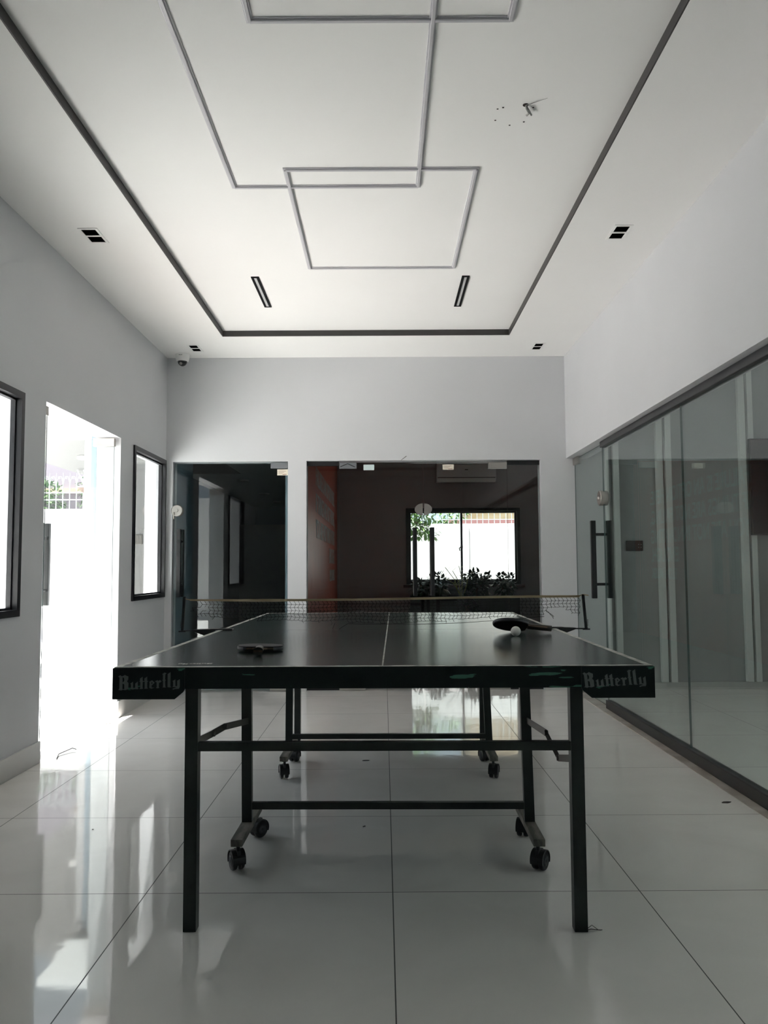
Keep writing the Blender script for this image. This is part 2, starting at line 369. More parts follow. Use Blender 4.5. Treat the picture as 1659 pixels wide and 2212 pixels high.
# back wall with the two glazed openings
b = BM(); y0, y1 = YB, YB + .14
O1 = (-1.812, -.822, 1.957); O2 = (-.663, 1.353, 1.961)
box(b, (XL - .17, y0, 0), (O1[0], y1, 3.0)); box(b, (O1[1], y0, 0), (O2[0], y1, 3.0)); box(b, (O2[1], y0, 0), (XG + .02, y1, 3.0))
box(b, (O1[0], y0, O1[2]), (O1[1], y1, 3.0)); box(b, (O2[0], y0, O2[2]), (O2[1], y1, 3.0))
bmesh.ops.remove_doubles(b, verts=b.verts[:], dist=1e-5)
struct('wall_back', b, M['wall'])
b = BM()
box(b, (O2[1], YB - .012, 0), (XG - .02, YB, .075), bev=.001); box(b, (O1[1], YB - .012, 0), (O2[0], YB, .075), bev=.001)
struct('baseboard_back', b, M['skirt'])
b = BM(); box(b, (XL - .17, YR - .15, 0), (4.9, YR, 3.0)); struct('wall_front', b, M['wall'])
# right: deep upper wall above the glazing
b = BM(); box(b, (XO, YR, 1.970), (XG + .12, YB, 3.0)); struct('wall_right', b, M['wall'])
b = BM(); box(b, (XO - .005, YR, -.001), (XG + .06, YB - .013, .003)); struct('trim_5', b, M['stone'])
# side room behind the right glazing
b = BM(); box(b, (XG + .02, YB, 0), (4.9, YB + .14, 3.0)); struct('wall_side_room_back', b, M['room'])
wall_x('wall_side_room_right', 4.7, 4.9, YR, YB, 3.0, [(-.6, 3.2, .80, 2.10)], M['room'])
r = root('added_window_5', (4.8, .8, .8), kind='structure')  # unseen window, added to brighten the side room and the near floor
b = BM()
for ya in (-.6, .65, 1.90, 3.16): box(b, (4.78, ya, .80), (4.84, ya + .04, 2.10))
box(b, (4.78, -.56, .80), (4.84, 3.16, .84)); box(b, (4.78, -.56, 2.06), (4.84, 3.16, 2.10)); obj('window_frame', b, M['black'], r)
b = BM(); box(b, (4.807, -.58, .82), (4.813, 3.18, 2.08)); obj('pane', b, M['glass'], r)
b = BM(); box(b, (XG + .12, YR, ZC), (4.7, YB, 3.05)); struct('ceiling_side_room', b, M['ceil'])
b = BM(); box(b, (XG + .06, YB - .02, 0), (4.7, YB, .064), bev=.001); struct('baseboard_side_room', b, M['skirt'])
for k, (xa, xb) in enumerate(((1.892, 1.925), (1.965, 2.015), (2.336, 2.391), (2.413, 2.466), (3.052, 3.108), (3.129, 3.176))):
    b = BM(); box(b, (xa, YB - .045, .064), (xb, YB, ZC), bev=.003); struct('trim_%d' % (6 + k), b, M['batten'])
# corridor behind the left back door
b = BM(); box(b, (-.86, YB + .14, 0), (-.80, 18, 2.9)); struct('wall_corridor_right', b, M['corr'])
b = BM(); box(b, (-2.95, 8.08, 0), (-2.87, 18, 2.9)); box(b, (XL - .17, YB + .14, 0), (XL - .05, 8.08, 2.9)); struct('wall_corridor_left', b, M['corr'])
b = BM(); box(b, (-2.95, 18, 0), (-.80, 18.1, 2.9)); struct('wall_corridor_end', b, M['corr'])
b = BM(); box(b, (-2.95, YB + .14, 2.40), (-.86, 18, 2.48)); struct('ceiling_corridor', b, M['corrc'])
# office behind the double doors
b = BM(); box(b, (-.80, YB + .14, 0), (-.746, 12.9, 3.0)); struct('wall_office_left', b, M['red'])
b = BM(); box(b, (2.85, YB + .14, 0), (2.95, 12.9, 3.0)); struct('wall_office_right', b, M['office'])
OW = (.365, 2.170, .775, 1.975)
b = BM()
box(b, (-.80, 12.9, 0), (OW[0], 13.05, 3.0)); box(b, (OW[1], 12.9, 0), (2.95, 13.05, 3.0)); box(b, (OW[0], 12.9, 0), (OW[1], 13.05, OW[2])); box(b, (OW[0], 12.9, OW[3]), (OW[1], 13.05, 3.0))
bmesh.ops.remove_doubles(b, verts=b.verts[:], dist=1e-5)
struct('wall_office_back', b, M['office'])
b = BM(); box(b, (-.80, YB + .14, ZC), (2.95, 13.05, 3.05)); struct('ceiling_office', b, M['officec'])

# ------------------------------------------------------------ windows in the left wall
def casing_x(name, hole, label=None):
    y0, y1, z0, z1 = hole; r = root(name, (XL, (y0 + y1) / 2, z0), kind='structure')
    b = BM(); c = .035
    def ring(xa, xb, inset, t, mi=0):
        a0, a1, b0, b1 = y0 + inset, y1 - inset, z0 + inset, z1 - inset
        box(b, (xa, a0, b0), (xb, a0 + t, b1), mi); box(b, (xa, a1 - t, b0), (xb, a1, b1), mi)
        box(b, (xa, a0 + t, b0), (xb, a1 - t, b0 + t), mi); box(b, (xa, a0 + t, b1 - t), (xb, a1 - t, b1), mi)
    ring(XL - .046, XL + .014, 0.001, c); ring(XL - .040, XL - .016, c, .012); 
    obj('window_frame', b, M['black'], r)
    b = BM(); box(b, (XL - .031, y0 + c + .010, z0 + c + .010), (XL - .025, y1 - c - .010, z1 - c - .010)); obj('pane', b, M['glass'], r)
    b = BM(); box(b, (XL - .168, y0 + .002, z0 + .001), (XL - .047, y1 - .002, z0 + .014)); obj('window_sill', b, M['reveal'], r)
casing_x('window_1', NW); casing_x('window_2', FW)

# ------------------------------------------------------------ glazed doors
def patch(name, parent, a, bb, m='chrome'):
    b = BM(); box(b, a, bb, bev=.003); return obj(name, b, M[m], parent)

def pull_handle(parent, x, y, z0, z1, n, half=.055, w_=.034, bars=(1, 1)):
    """vertical bar handles through the glass; n is the glass normal axis."""
    b = BM(); hw = w_ / 2
    for s, on in ((-1, bars[0]), (1, bars[1])):
        if not on: continue
        c = (x + s * half, y) if n == 'X' else (x, y + s * half)
        box(b, (c[0] - hw, c[1] - hw, z0), (c[0] + hw, c[1] + hw, z1), bev=.003)
    for z in (z0 + .105, z1 - .105):
        p, q = ((x - half, y, z), (x + half, y, z)) if n == 'X' else ((x, y - half, z), (x, y + half, z))
        tube(b, [p, q], .011, 12)
    o = obj('door_handle', b, M['blackg'], parent); return o

def round_lock(parent, x, y, z, n, r=.046, th=.035):
    b = BM(); lathe(b, [(r * .9, -th), (r, -th + .004), (r, th - .004), (r * .9, th)], (x, y, z), n, 32)
    lathe(b, [(.013, -th - .012), (.013, th + .012)], (x, y, z), n, 16)
    return obj('lock', b, M['chrome'], parent)

def gpane(parent, a, bb, m='glassd', name='glass_leaf'):
    b = BM(); fs = box(b, a, bb); dims = [abs(a[i] - bb[i]) for i in range(3)]; ax = dims.index(min(dims))
    b.normal_update()
    for f in fs:
        if abs(f.normal[ax]) < .5: f.material_index = 1
    return obj(name, b, [M[m], M['edge']], parent)

# entrance: two leaves opened outward
d = root('door_1', (XL - .06, (DW[0] + DW[1]) / 2, 0), kind='structure')
l1 = gpane(d, (-2.50, 5.655, .012), (-1.905, 5.665, 1.955), 'glass')
patch('patch_fitting', l1, (-2.052, 5.643, 1.905), (-1.900, 5.677, 1.962)); patch('patch_fitting', l1, (-2.062, 5.643, .003), (-1.902, 5.677, .048))
pull_handle(l1, -2.385, 5.66, .785, 1.365, 'Y')
l2 = gpane(d, (-2.47, 4.462, .012), (-1.884, 4.472, 1.950), 'glass')
patch('patch_fitting', l2, (-2.03, 4.45, 1.900), (-1.880, 4.484, 1.952)); patch('patch_fitting', l2, (-2.03, 4.45, .003), (-1.882, 4.484, .048))
pull_handle(l2, -2.36, 4.467, .785, 1.365, 'Y')

# single door at the back left
d = root('door_2', ((O1[0] + O1[1]) / 2, YB + .03, 0), kind='structure')
l = gpane(d, (O1[0] + .010, YB + .020, .012), (O1[1] - .008, YB + .030, 1.945))
patch('patch_fitting', l, (-.972, YB + .008, 1.897), (-.826, YB + .042, 1.948), 'steel'); patch('patch_fitting', l, (-.972, YB + .008, .003), (-.826, YB + .042, .050), 'chrome')
pull_handle(l, -1.745, YB + .025, .798, 1.378, 'Y', half=.055)
round_lock(l, -1.775, YB + .025, 1.537, 'Y', r=.050, th=.028)
def sticker(parent, x, z, wd, h, y, m='sticker', lines=True):
    b = BM(); box(b, (x, y - .0012, z), (x + wd, y, z + h))
    if lines:
        for k in range(3):
            box(b, (x + wd * .12, y - .0016, z + h * (.68 - k * .2)), (x + wd * (.8 - .15 * k), y - .0012, z + h * (.74 - k * .2)), 1)
        box(b, (x + wd * .5, y - .0016, z + h * .10), (x + wd * .88, y - .0012, z + h * .22), 1)
    o = obj('sticker', b, [M[m], M['ink']], parent); return o
sticker(l, -.916, 1.838, .092, .052, YB + .0195)
b = BM(); tube(b, [(-1.795, YB - .010, 1.522), (-1.797, YB - .016, 1.50), (-1.794, YB - .018, 1.462)], .004, 8); obj('key', b, M['chrome'], l)

# double doors with a fixed light either side
d = root('door_3', ((O2[0] + O2[1]) / 2, YB + .03, 0), kind='structure')
yg = (YB + .055, YB + .065); yl = (YB + .030, YB + .040)
sl = gpane(d, (O2[0] + .004, yg[0], .020), (-.386, yg[1], 1.925), name='side_light'); sr = gpane(d, (1.073, yg[0], .020), (O2[1] - .004, yg[1], 1.925), name='side_light')
for (xa, xb) in ((O2[0] + .002, -.386), (1.073, O2[1] - .002)):
    b = BM(); box(b, (xa, YB + .045, 1.922), (xb, YB + .075, 1.960)); obj('header_rail', b, M['black'], d)
    b = BM(); box(b, (xa, YB + .045, .001), (xb, YB + .075, .035)); obj('bottom_rail', b, M['black'], d)
ll = gpane(d, (-.380, yl[0], .014), (.338, yl[1], 1.940)); lr = gpane(d, (.346, yl[0], .014), (1.067, yl[1], 1.940))
pf = patch('patch_fitting', ll, (-.380, YB + .018, 1.893), (-.232, YB + .052, 1.944), 'steel')
b = BM(); tube(b, [(-.372, YB + .014, 1.908), (-.335, YB + .014, 1.925), (-.308, YB + .014, 1.936), (-.275, YB + .014, 1.920), (-.244, YB + .014, 1.906)], .0032, 8); obj('closer_spring', b, M['blackg'], pf)
patch('patch_fitting', lr, (.906, YB + .018, 1.888), (1.066, YB + .052, 1.942)); patch('patch_fitting', ll, (-.380, YB + .018, .003), (-.160, YB + .052, .050)); patch('patch_fitting', lr, (.880, YB + .018, .003), (1.066, YB + .052, .050))
sticker(ll, -.172, 1.880, .092, .048, yl[0] - .0005, 'stick2', False); sticker(lr, .512, 1.880, .096, .046, yl[0] - .0005)
pull_handle(ll, .266, YB + .035, .798, 1.380, 'Y'); pull_handle(lr, .414, YB + .035, .798, 1.380, 'Y')
for (p, cx, s) in ((ll, .336, -1), (lr, .348, 1)):
    b = BM(); pts = [(cx, YB + .012, 1.538 - .050)]
    for k in range(13):
        a = -PI / 2 + PI * k / 12; pts.append((cx + s * .068 * math.cos(a), YB + .012, 1.538 + .050 * math.sin(a)))
    pts.append((cx, YB + .012, 1.588))
    pp = [pts[0]] + pts[2:-2] + [pts[-1]]
    prism(b, pp, (0, .046, 0))
    if s > 0: lathe(b, [(.016, -.008), (.016, .004)], (cx + .022, YB + .012, 1.540), 'Y', 18)
    obj('lock', b, M['chrome'], p)

# right: glass door and fixed partition
d = root('door_4', (XG, 6.4, 0), kind='structure')
l = gpane(d, (XG - .005, 5.985, .016), (XG + .005, YB - .035, 1.955), 'glassr')
patch('patch_fitting', l, (XG - .017, YB - .165, 1.905), (XG + .017, YB - .020, 1.966)); patch('patch_fitting', l, (XG - .017, YB - .165, .005), (XG + .017, YB - .020, .052))
pull_handle(l, XG, 6.085, .800, 1.385, 'X', half=.060, w_=.036)
round_lock(l, XG, 6.005, 1.548, 'X', r=.056, th=.032)
d = root('window_4', (XG, 2.0, 0), kind='structure')
ys = [5.978, 4.392, 2.80, 1.21, -.38, YR + .02]
for k in range(5):
    gpane(d, (XG - .005, ys[k + 1] + .002, .040), (XG + .005, ys[k] - .002, 1.945), 'glassr', 'pane')
b = BM(); box(b, (XG - .024, YR, 1.924), (XG + .024, 5.978, 1.9695), bev=.004); obj('top_channel', b, M['char'], d)
b = BM(); box(b, (XG - .024, YR, .003), (XG + .024, 5.978, .066), bev=.005); obj('bottom_channel', b, M['char'], d)

# office window
d = root('window_3', ((OW[0] + OW[1]) / 2, 12.9, OW[2]), kind='structure')
b = BM(); y = 12.86
def rect_frame(b, x0, x1, z0, z1, t, ya, yb):
    box(b, (x0, ya, z0), (x0 + t, yb, z1)); box(b, (x1 - t, ya, z0), (x1, yb, z1)); box(b, (x0 + t, ya, z0), (x1 - t, yb, z0 + t)); box(b, (x0 + t, ya, z1 - t), (x1 - t, yb, z1))
rect_frame(b, OW[0] - .01, OW[1] + .01, OW[2] - .005, OW[3] + .01, .050, y, 12.97); obj('window_frame', b, M['black'], d)
for (xa, xb) in ((OW[0] + .040, 1.262), (1.232, OW[1] - .040)):
    b = BM(); rect_frame(b, xa, xb, OW[2] + .045, OW[3] - .040, .028, 12.90 if xa < 1 else 12.93, 12.925 if xa < 1 else 12.955); sa = obj('sash', b, M['black'], d)
    b = BM(); box(b, (xa + .02, 12.911 if xa < 1 else 12.940, OW[2] + .06), (xb - .02, 12.916 if xa < 1 else 12.945, OW[3] - .055)); obj('pane', b, M['glass'], sa)
b = BM(); box(b, (1.225, 12.868, 1.335), (1.262, 12.898, 1.40), bev=.004); tube(b, [(1.240, 12.868, 1.37), (1.205, 12.858, 1.345), (1.212, 12.858, 1.30)], .009, 8); obj('latch', b, M['steel'], d)
b = BM(); box(b, (OW[0] - .06, 12.80, OW[2] - .055), (OW[1] + .06, 12.899, OW[2] - .012), bev=.004); obj('window_sill', b, M['sill'], d)

# ------------------------------------------------------------ lettering on the red office wall
def text_mesh(s, size, mtx, m, name, parent=None, depth=.002, align='RIGHT', sx=1.0):
    cu = bpy.data.curves.new('lettering', 'FONT'); cu.body = s; cu.size = size; cu.extrude = depth; cu.align_x = align; cu.space_line = 1.0
    cu.space_character = 1.0; cu.offset = size * .012
    tmp = bpy.data.objects.new('tmp', cu); COL.objects.link(tmp); bpy.context.view_layer.update()
    me = bpy.data.meshes.new_from_object(tmp.evaluated_get(bpy.context.evaluated_depsgraph_get())); bpy.data.objects.remove(tmp)
    b = BM(); b.from_mesh(me); bpy.data.meshes.remove(me)
    bmesh.ops.transform(b, matrix=mtx @ Matrix.Diagonal((sx, 1, 1, 1)), verts=b.verts[:])
    return obj(name, b, m, parent, fix=False)
# text frame: local x -> +Y (away from the camera), local y -> +Z, local z -> +X (out of the wall)
wl = bpy.data.objects['wall_office_left']
def wm(y, z):
    return Matrix(((0, 0, 1, -.744), (1, 0, 0, y), (0, 1, 0, z), (0, 0, 0, 1)))
for s, z in (('FAILURE IS AN OPTION HERE.', 1.955), ('IF THINGS ARE NOT FAILING,', 1.66), ('YOU ARE NOT INNOVATING', 1.375), ('ENOUGH.', 1.105)):
    text_mesh(s, .29, wm(12.12, z), M['redtext'], 'lettering', wl, sx=.86)
text_mesh('ELON MUSK', .22, wm(12.12, .86), M['redtext'], 'lettering', wl, sx=.86)

# ------------------------------------------------------------ table tennis table (built in its own frame, then turned a little)
T = root('table_tennis_table', (0, 0, 0), 'dark green folding table tennis table on castors, paint chipped at its near end', 'table')
HX, HY, ZTP = .7625, 1.366, .760
def both(fn):
    for s in (-1, 1): fn(s)
def half(s):
    # playing surface with its white lines
    ya, yb = sorted((s * .0015, s * HY)); b = BM()
    box(b, (-HX, ya, ZTP - .022), (HX, yb, ZTP), 0, bev=.0015)
    z0, z1 = ZTP - .0002, ZTP + .0005; ye = s * HY
    for sx in (-1, 1):
        box(b, (sx * HX, ya, z0), (sx * (HX - .018), yb, z1), 1)
    box(b, (-HX + .018, ye, z0), (HX - .018, ye - s * .018, z1), 1); box(b, (-.0022, ya, z0), (.0022, yb - .018 if s > 0 else yb, z1), 1)
    obj('playing_surface', b, [M['table'], M['wline']], T, fix=False)
    # side rails under the board
    b = BM()
    for sx in (-1, 1):
        box(b, (sx * (HX - .004), ya + .004, ZTP - .058), (sx * (HX - .028), yb - .004, ZTP - .0225))
    box(b, (-HX + .03, s * .006, ZTP - .058), (HX - .03, s * .03, ZTP - .0225))
    obj('side_rail', b, M['chip'], T)
    b = BM(); box(b, (-HX + .004, ye - s * .001, ZTP - .061), (HX - .004, ye - s * .020, ZTP - .0225), bev=.001)
    box(b, (-HX, ye + s * .0003, ZTP - .0605), (HX, ye + s * .0028, ZTP - .0012)); obj('end_rail', b, M['chip'], T)
    # deeper plates at both corners of the end
    for sx in (-1, 1):
        b = BM(); xo = sx * (HX + .002); xi = sx * (HX - .203); c = .020; zz = ZTP - .089
        y_out = ye + s * .005
        pts = [(xo, y_out, ZTP - .002), (xo, y_out, zz), (xi + sx * c * 1.4, y_out, zz), (xi + sx * .004, y_out, zz + c), (xi, y_out, ZTP - .061), (xi, y_out, ZTP - .0225), (xi, y_out, ZTP - .002)]
        prism(b, pts, (0, -s * .0055, 0)); cp = obj('corner_plate', b, M['chip'], T)
        if s < 0:
            blackletter(cp, -.748 + .0, .702, y_out - .0006, 0.0) if sx < 0 else blackletter(cp, .566, .705, y_out - .0006, -.10)
    # fixed end legs with their crossbar
    yl = s * 1.276
    for sx, xc in ((-1, -.558), (1, .561)):
        b = BM(); rbar(b, (xc, yl, 0.002), (xc, yl, ZTP - .0225), .037, .037); obj('leg', b, M['tube'], T)
    b = BM(); box(b, (-.540, yl - .012, .508), (.543, yl + .012, .533)); obj('crossbar', b, M['tube'], T)
    # wheeled frame
    yw = s * .655 if s < 0 else .555
    fc = 0.006 if s < 0 else 0.0
    for sx in (-1, 1):
        xc = fc + sx * .515; lean = .018 if sx > 0 else 0
        b = BM(); rbar(b, (xc, yw, .116), (xc - lean, yw - s * -.03, ZTP - .0225), .036, .028); obj('leg', b, M['tube'], T)
        b = BM(); box(b, (xc - .020, yw - .205, .092), (xc + .020, yw + .205, .116), bev=.0015); obj('foot_bar', b, M['foot'], T)
        for cy_ in (-.172, .172):
            ang = {(-1, -1, -1): .5, (-1, -1, 1): -.7, (-1, 1, -1): -.6, (-1, 1, 1): -.35}.get((s, sx, 1 if cy_ > 0 else -1), .3 * (1 if cy_ > 0 else -1) * sx)
            castor(xc, yw + cy_, ang)
        # hinged strap from frame to end leg
        b = BM(); tk = .004
        P = [Vector((fc + sx * .505, yw + s * .012, .480)), Vector((sx * .530, s * (.96), .492 if sx > 0 else .515)), Vector((sx * .562, s * 1.0, .42 if sx > 0 else .500)), Vector((sx * .548, yl - s * .02, .478 if sx > 0 else .530))]
        for i in range(3):
            p, q = P[i], P[i + 1]; hgt = Vector((0, 0, .011)); prism(b, [p - hgt, q - hgt, q + hgt, p + hgt], (sx * tk, 0, 0))
        for p in (P[1], P[2]):
            lathe(b, [(.009, -.004), (.009, .008)], p, 'X', 12)
        obj('hinged_strap', b, M['strap'], T)
    b = BM(); box(b, (fc - .500, yw - .011, .160), (fc + .500, yw + .011, .184)); obj('crossbar', b, M['tube'], T)

def castor(x, y, ang):
    R0 = Matrix.Translation((x, y, 0)) @ Matrix.Rotation(ang, 4, 'Z')
    off = .016; b = BM()
    tube(b, [(0, 0, .066), (0, 0, .093)], .0065, 12); lathe(b, [(.015, .086), (.015, .093)], (0, 0, 0), 'Z', 16)
    # hood: a half shell over the two wheels
    R_, wd = .034, .046; n = 16; ring = []
    for k in range(n + 1):
        a = math.radians(-25) + math.radians(225) * k / n
        ring.append((math.cos(a), math.sin(a)))
    for k in range(n):
        (c0, s0), (c1, s1) = ring[k], ring[k + 1]
        pts = [(-wd / 2, off + R_ * c0, .036 + R_ * s0), (-wd / 2, off + R_ * c1, .036 + R_ * s1), (-wd / 2, off + (R_ - .0035) * c1, .036 + (R_ - .0035) * s1), (-wd / 2, off + (R_ - .0035) * c0, .036 + (R_ - .0035) * s0)]
        prism(b, pts, (wd, 0, 0))
    box(b, (-.006, -.012, .048), (.006, .030, .070)); tube(b, [(-.024, off, .033), (.024, off, .033)], .005, 10)
    bmesh.ops.transform(b, matrix=R0, verts=b.verts[:]); c = obj('castor', b, M['rubber'], T)
    for sx in (-1, 1):
        b = BM(); x0, x1 = (.004, .0215) if sx > 0 else (-.0215, -.004)
        lathe(b, [(.014, x0), (.0295, x0 + .001), (.0315, x0 + .004), (.0315, x1 - .004), (.0295, x1 - .001), (.020, x1), (.020, x1 + sx * 0)], (0, off, .0328), 'X', 28)
        lathe(b, [(.017, -.001), (.019, .0), (.012, .0015)] if sx > 0 else [(.012, -.0015), (.019, .0), (.017, .001)], (x1 if sx > 0 else x0, off, .0328), 'X', 24, 1)
        bmesh.ops.transform(b, matrix=R0, verts=b.verts[:]); obj('wheel', b, [M['rubber'], M['plastic']], c)

# the maker's blackletter word, as outlines (x right, y up; 1 unit = 1 mm of the original drawing)
BL = [
 [[(200,390),(240,364),(272,388),(300,380),(330,360),(360,374),(405,392),(402,452),(378,488),(408,520),(406,642),(345,662),(300,652),(262,668),(205,656),(225,634),(226,418)], [(288,398),(322,432),(322,480),(288,512)], [(288,530),(324,548),(326,636),(300,642),(288,632)]],
 [[(440,536),(498,495),(500,618),(522,630),(545,608),(544,532),(594,490),(597,610),(613,634),(588,645),(545,640),(498,650),(445,640),(460,620),(460,546)]],
 [[(636,434),(692,396),(694,482),(730,482),(722,434),(782,394),(784,482),(802,482),(800,496),(784,498),(784,608),(800,630),(770,636),(724,634),(734,612),(733,498),(694,498),(693,612),(704,632),(672,640),(630,636),(646,614),(646,498),(618,494),(640,482)]],
 [[(820,500),(880,468),(936,516),(872,572),(876,610),(934,612),(868,636),(826,618),(832,520)], [(868,500),(896,520),(870,548)]],
 [[(945,484),(990,466),(1008,484),(1040,462),(1072,490),(1038,518),(1022,506),(1016,600),(1032,616),(1000,628),(958,622),(976,602),(972,510),(945,498)]],
 [[(1084,345),(1130,316),(1172,332),(1146,352),(1142,460),(1158,460),(1156,474),(1144,476),(1148,596),(1166,606),(1130,614),(1088,608),(1102,592),(1100,476),(1080,472),(1098,460),(1098,366)]],
 [[(1192,345),(1250,308),(1250,590),(1272,604),(1230,612),(1192,604)]],
 [[(1290,486),(1348,450),(1350,580),(1374,590),(1386,572),(1384,480),(1438,446),(1438,600),(1420,640),(1352,640),(1300,656),(1292,636),(1340,622),(1380,614),(1330,604),(1288,604),(1304,586),(1304,500)]],
]
def letter_bm(fn, depth=.0004):
    cu = bpy.data.curves.new('outline', 'CURVE'); cu.dimensions = '2D'; cu.fill_mode = 'BOTH'; cu.extrude = depth / 2
    for letter in BL:
        for loop in letter:
            sp = cu.splines.new('POLY'); sp.points.add(len(loop) - 1); sp.use_cyclic_u = True
            for i, (x, y) in enumerate(loop):
                sp.points[i].co = (*fn(x, y), 0, 1)
    tmp = bpy.data.objects.new('tmp', cu); COL.objects.link(tmp); bpy.context.view_layer.update()
    me = bpy.data.meshes.new_from_object(tmp.evaluated_get(bpy.context.evaluated_depsgraph_get())); bpy.data.objects.remove(tmp)
    b = BM(); b.from_mesh(me); bpy.data.meshes.remove(me)
    return b
def blackletter(parent, x0, z0, y, shear):
    k = .1752 / 1238.0
    def fn(x, yy):
        v = (662 - yy); u = x - 200
        return (u * k + shear * v * k, v * k)
    b = letter_bm(fn)
    bmesh.ops.transform(b, matrix=Matrix(((1, 0, 0, x0), (0, 0, 1, y), (0, 1, 0, z0 - .005), (0, 0, 0, 1))), verts=b.verts[:])
    obj('lettering', b, M['decal'], parent, fix=False)
both(half)
# faded stencil on the playing surface near its left end
b = letter_bm(lambda x, y: ((x - 200) * .10 / 1238, (662 - y) * .10 / 1238))
bmesh.ops.transform(b, matrix=Matrix(((-1, 0, 0, -.500), (0, -1, 0, -1.275), (0, 0, 1, ZTP + .0007), (0, 0, 0, 1))), verts=b.verts[:])
obj('faded_stencil', b, M['wline'], [o for o in T.children if o.name.startswith('playing_surface')][0], fix=False)
T.location = (0.0128, 3.668, 0); T.rotation_euler = (0, 0, -.0138)

# ------------------------------------------------------------ net
N = root('table_tennis_net', (0, 3.69, .76), 'torn black table tennis net with yellowed top tape clamped across the table', 'net')
yn = 3.69
b = BM(); seg = 60; zt = lambda x: .896 + (.010 * max(0, (x + .1)) / 1.0) + .003 * math.sin(x * 4) * (abs(x) / .9)
for i in range(seg):
    xa, xb = -.885 + 1.775 * i / seg, -.885 + 1.775 * (i + 1) / seg
    def hw(x): return .0065 if x > -.45 else .0065 * (1.0 + .25 * math.sin(9 * x))
    pts = [(xa, yn - .0012, zt(xa) - hw(xa)), (xb, yn - .0012, zt(xb) - hw(xb)), (xb, yn - .0012, zt(xb) + hw(xb) * .6), (xa, yn - .0012, zt(xa) + hw(xa) * .6)]
    prism(b, pts, (0, .0024, 0))
tube(b, [(-.885, yn, zt(-.885)), (-.915, yn, .903)], .0022, 6); tube(b, [(.890, yn, zt(.89)), (.905, yn - .002, .912), (.930, yn - .01, .908)], .0022, 6)
obj('top_tape', b, M['tape'], N)
prof = [(-.905, .84), (-.86, .825), (-.822, .808), (-.70, .806), (-.62, .797), (-.52, .803), (-.40, .794), (-.30, .788), (-.225, .787), (-.205, .802), (-.19, .804), (-.165, .792), (-.06, .787), (.063, .784), (.20, .788), (.35, .792), (.48, .799), (.60, .806), (.70, .812), (.728, .822), (.745, .842), (.775, .850), (.81, .846), (.84, .832), (.87, .818), (.895, .812), (.905, .80)]
def zb(x):
    for (a, za), (c, zc) in zip(prof, prof[1:]):
        if a <= x <= c: return za + (zc - za) * (x - a) / (c - a)
    return .81
b = BM(); dx, dz, r = .0185, .0145, .0011; rr = random.Random(3)
def npt(i, j):
    x = -.888 + dx * i + (.0045 if j % 2 else -.0045) * (1 if x_in(i) else .3); x += .0015 * math.sin(i * 1.7 + j)
    sag = .004 * math.sin(i * .35) + .0015 * math.sin(i * 2.1 + j * 1.3)
    return Vector((x, yn + .002 * math.sin(i * .9 + j * .7), zt(x) - .006 - dz * j + sag * j / 6))
def x_in(i): return True
ni = int(1.776 / dx)
for i in range(ni + 1):
    for j in range(0, 9):
        p = npt(i, j)
        if p.z < zb(p.x): break
        if i < 5 and rr.random() < .55: continue
        q = npt(i, j + 1)
        if q.z < zb(q.x):
            if rr.random() < .35: tube(b, [p, p + (q - p) * rr.uniform(.2, .7) + Vector((rr.uniform(-.004, .004), 0, 0))], r, 4)
        else: tube(b, [p, q], r, 4)
        if i < ni and j > 0:
            q = npt(i + 1, j)
            if q.z >= zb(q.x): tube(b, [p, (p + q) / 2 - Vector((0, 0, .0015)), q], r, 4)
tube(b, [(-.225, yn, .788), (-.235, yn - .01, .7625)], r, 4)
for s0, s1 in (((.735, .842), (.756, .822)), ((.745, .832), (.772, .812)), ((.756, .822), (.770, .803))):
    tube(b, [(s0[0], yn, s0[1]), ((s0[0] + s1[0]) / 2 + .003, yn, (s0[1] + s1[1]) / 2), (s1[0], yn, s1[1])], r * 1.3, 4)
obj('netting', b, M['thread'], N)
b = BM(); tube(b, [(-.205, yn, .7618), (-.165, yn, .786), (-.10, yn, .783), (.0, yn, .7835), (.15, yn, .781), (.35, yn, .786), (.55, yn, .799), (.728, yn, .813)], .0011, 6); obj('bottom_cord', b, M['thread'], N)
for s in (-1, 1):
    b = BM(); px = s * .918 + .0
    lean = -.012 if s > 0 else .008
    rbar(b, (px, yn, .757), (px + lean, yn, .912), .0115, .010)
    for k in range(5):
        z = .772 + .006 * k; box(b, (px + s * .006, yn - .006, z), (px + s * .0085, yn + .006, z + .003))
        z = .880 + .006 * k; box(b, (px + lean + s * .004, yn - .006, z), (px + lean + s * .008, yn + .006, z + .003))
    box(b, (px - .016, yn - .007, .752), (px + .016, yn + .007, .758)); post = obj('post', b, M['blackg'], N)
    b = BM(); tube(b, [(px, yn, .7575), (s * .805, yn, .7585)], .003, 8)
    box(b, (s * .70 + .012, yn - .022, .7612), (s * .800 + .012, yn + .022, .7665), bev=.001)
    prism(b, [(s * .776 + .012, yn - .018, .7660), (s * .868, yn - .018, .7625), (s * .868, yn - .018, .757), (s * .815, yn - .018, .737), (s * .776 + .012, yn - .018, .745)], (0, .036, 0))
    obj('clamp', b, M['blackg'], post)

